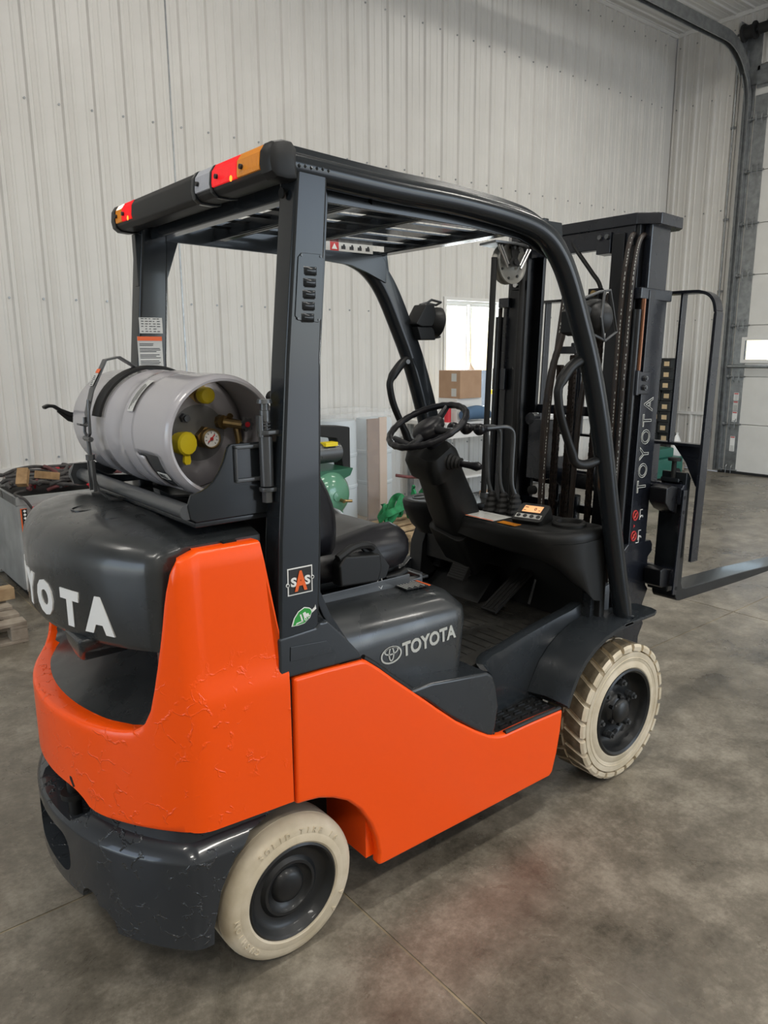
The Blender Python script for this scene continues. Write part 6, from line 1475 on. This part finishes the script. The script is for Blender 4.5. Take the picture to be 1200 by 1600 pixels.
# air compressor behind the seat
AC = thing('air_compressor', 'green air compressor with black belt guard between forklift seat and wrapped load', 'air compressor', (2.52, 3.02, 0))
T = Matrix.Translation((0, 0, .50)) @ Matrix.Rotation(PI/2, 4, 'X')
mb = MB(); mb.lathe([(.0005, -.62), (.10, -.60), (.17, -.54), (.20, -.45), (.20, .04), (.185, .10), (.14, .155), (.07, .185), (.0005, .19)], 40, None, T); LB(mb, 'tank', 'cgreen', AC, angle=60)
mb = MB(); mb.lathe([(.04, .165), (.04, .195), (.0005, .20)], 20, 'cgreen', T); mb.cyl((.03, -.19, .47), (.03, -.24, .46), .014, 8, 'brass'); mb.cyl((.03, -.22, .465), (.10, -.25, .46), .012, 8, 'brass'); LB(mb, 'drain_valve', None, AC)
for x in (-.12, .12):
    for y in (-.05, .45): mb = MB(); mb.box((x-.02, y-.02, 0), (x+.02, y+.02, .36)); LB(mb, 'leg', 'cgreen', AC, bevel=.003)
mb = MB(); mb.prism([(-.22, .70), (.23, .70), (.20, .64), (.08, .60), (-.2, .60)], 1, -.10, .5); LB(mb, 'deck', mat('dark_green_paint', (.02, .11, .06), .4), AC, bevel=.006)
mb = MB(); mb.cyl((-.22, .02, .83), (.13, .02, .83), .085, 28); mb.cyl((.13, .02, .83), (.16, .02, .83), .075, 28); LB(mb, 'motor', 'steel', AC)
mb = MB(); mb.box((-.02, -.07, .89), (.10, .02, .922)); LB(mb, 'yellow_label', 'yellow', AC, bevel=.003)
mb = MB(); mb.prism([(-.20, 1.03), (-.12, 1.06), (.26, 1.03), (.32, 1.02), (.32, .66), (.25, .64), (.22, .80), (.18, .93), (-.05, .97), (-.2, .95)], 1, .06, .20); LB(mb, 'belt_guard', 'rubber', AC, bevel=.012)
mb = MB(); mb.box((.24, .05, .64), (.325, .21, .668)); LB(mb, 'guard_edge', 'silvertext', AC, bevel=.003)

# bench beneath the window with what stands on it
BN = thing('workbench', 'white workbench standing below the bright window', 'workbench', (5.10, 3.72, 0))
mb = MB(); mb.box((-.85, -.33, .90), (1.2, .33, .94)); LB(mb, 'bench_top', 'trimm', BN, bevel=.004)
mb = MB(); mb.box((-.82, -.31, .78), (1.17, -.29, .90)); LB(mb, 'apron', 'trimm', BN, smooth=False)
for x in (-.80, 1.12):
    for y in (-.30, .27): mb = MB(); mb.box((x, y, 0), (x+.05, y+.05, .90)); LB(mb, 'leg', 'galv', BN, bevel=.003)
mb = MB(); mb.box((-.80, -.28, .35), (1.15, .28, .37)); LB(mb, 'lower_shelf', 'trimm', BN, smooth=False)
def gen(name, label, cat, loc, fn, m, rz=0, group=None, bevel=.004):
    t = thing(name, label, cat, loc, rz, group); mb = MB(); fn(mb); LB(mb, name+'_body' if False else 'body', m, t, bevel=bevel); return t
cbx = thing('cardboard_box', 'plain closed cardboard box standing in front of the bright window', 'cardboard box', (4.64, 3.60, 1.17), math.radians(2))
mb = MB(); mb.box((-.16, -.15, 0), (.16, .15, .28)); LB(mb, 'carton', 'card', cbx, bevel=.003)
mb = MB(); mb.box((-.161, -.153, .0), (-.01, -.150, .28)); 
mb.bm.clear(); mb.box((-.161, -.10, .02), (-.159, -.03, .10)); mb.box((-.161, -.10, .17), (-.159, -.03, .25)); LB(mb, 'shipping_label', 'label', cbx, smooth=False)
mb = MB(); mb.box((-.16, -.012, .280), (.16, .012, .2815)); LB(mb, 'packing_tape', 'cardlight', cbx, smooth=False)
q = gen('storage_crate', 'white crate on the bench that carries the cardboard box', 'crate', (4.66, 3.62, .94), lambda m_: (m_.box((-.20, -.16, 0), (.20, .16, .10)), m_.box((-.18, -.14, .10), (.18, .14, .23))), 'trimm')
q = thing('canvas_bundle', 'rolled dark blue canvas bundle below the cardboard box on the bench', 'bundle', (4.60, 3.38, .94)); mb = MB(); mb.tube(catmull([(-.14, 0, .06), (-.04, .0, .085), (.08, -.01, .09), (.18, -.02, .07), (.24, -.02, .04)], 4), [.05, .055, .06, .062, .065, .068, .07, .072, .07, .068, .066, .062, .055, .05, .04, .03, .02][:17], 14); LB(mb, 'roll', 'bluecloth', q)
q = thing('red_tin', 'small red tin at the left end of the bench', 'tin', (4.37, 3.50, .94)); mb = MB(); mb.cyl((0, 0, 0), (0, 0, .14), .035, 20); mb.cyl((0, 0, .14), (0, 0, .15), .030, 20); LB(mb, 'can', 'red', q)
q = thing('spray_bottle', 'white bottle standing right of the cardboard box', 'bottle', (5.05, 3.55, .94)); mb = MB(); mb.lathe([(.0005, 0), (.036, .002), (.038, .02), (.038, .15), (.026, .19), (.014, .21), (.014, .25), (.0005, .252)], 20); LB(mb, 'bottle', 'white', q, angle=50)
q = gen('yellow_case', 'yellow tool case at the right of the bench, behind the hoses', 'tool case', (5.40, 3.60, .94), lambda m_: (m_.box((-.22, -.12, .10), (.22, .12, .19)),), 'yellow')
q.location = (5.42, 3.62, 1.04)
q = gen('black_case', 'black tool case stacked under the yellow case', 'tool case', (5.42, 3.62, .94), lambda m_: m_.box((-.24, -.14, 0), (.24, .14, .195)), 'rubber')
q = gen('brown_carton', 'small brown carton on the floor behind the steering column', 'cardboard box', (4.55, 2.9, 0), lambda m_: m_.box((-.18, -.14, 0), (.18, .14, .30)), 'card')
# window latch cord hanging on the mullion
q = thing('pendant_shade', 'small pale cone hanging on a cord in front of the window', 'pendant', (5.22, 4.03, 1.42)); mb = MB(); mb.tube([(0, 0, .0), (0, 0, .70)], .004, 6); LB(mb, 'cord', 'cable', q); mb = MB(); mb.lathe([(.004, .10), (.02, .06), (.085, -.03), (.08, -.03)], 20); LB(mb, 'cone', 'cardlight', q)

# stack of black boxed batteries by the end wall
random.seed(11); nb_ = 0
rows_ = [(z, k) for k, z in enumerate([.12+.142*i for i in range(10)])]
where = ['lowest', 'second', 'third', 'fourth', 'fifth', 'sixth', 'seventh', 'eighth', 'ninth', 'topmost']
for z, k in rows_:
    for j in range(2):
        x = 8.55+random.uniform(-.03, .03); y = 3.55+.160*j+random.uniform(-.004, .004)
        t = thing('boxed_battery', '%s black battery with a tan label, %s column of the tall stack' % (where[k], 'left' if j else 'right'), 'battery', (x, y, z), math.radians(random.uniform(-1, 1)), 'stacked black batteries')
        mb = MB(); mb.box((-.10, -.072, 0), (.10, .072, .112)); LB(mb, 'case', 'vblack', t, bevel=.006)
        mb = MB(); mb.box((-.095, -.068, .112), (.095, .068, .138)); LB(mb, 'lid', 'vblack', t, bevel=.005)
        mb = MB(); mb.box((-.103, -.045, .035), (-.1005, .03, .095)); LB(mb, 'label', 'vtan' if random.random() < .75 else 'label', t, smooth=False)
t = pallet('low wooden pallet beneath the tall stack of black batteries', (8.55, 3.63, 0), 0, .60, .42, 'wood_grey', 3); t.scale = (1, 1, .96)
# small green floor machine with a white bag behind the fork carriage
q = thing('floor_sweeper', 'low dark green sweeper on the floor beyond the fork carriage', 'sweeper', (7.7, 3.30, 0)); mb = MB(); mb.box((-.45, -.25, .06), (.45, .25, .30)); mb.box((-.30, -.2, .30), (.30, .2, .42)); LB(mb, 'body', mat('sweeper_green', (.02, .12, .09), .4), q, bevel=.02)
for x in (-.3, .3):
    mb = MB(); mb.cyl((x, -.27, .08), (x, -.22, .08), .08, 20); mb.cyl((x, .22, .08), (x, .27, .08), .08, 20); LB(mb, 'wheel', 'rubber', q)
q = thing('white_sack', 'white sack hanging beside the battery stack at the end wall', 'sack', (8.3, 3.2, .55)); mb = MB(); mb.lathe([(.0005, 0), (.08, .03), (.17, .18), (.15, .40), (.06, .56), (.03, .60), (.045, .64), (.0005, .64)], 16, None, Matrix.Diagonal((1, .6, 1, 1))); LB(mb, 'cloth', 'trimm', q)
q.location = (8.25, 3.22, .20); q.scale = (.6, .6, .6)
# bits on the floor
for (x, y, lab_) in ((3.9, 1.2, 'small dry leaf on the floor beyond the near fork'), (3.1, 2.2, 'small yellow scrap on the floor behind the seat')):
    q = thing('floor_scrap', lab_, 'scrap', (x, y, .001), 1.1); mb = MB(); mb.prism([(-.03, 0), (-.01, .012), (.02, .010), (.035, 0), (.01, -.012), (-.015, -.010)], 2, 0, .004); LB(mb, 'scrap', 'vtan', q, smooth=False)
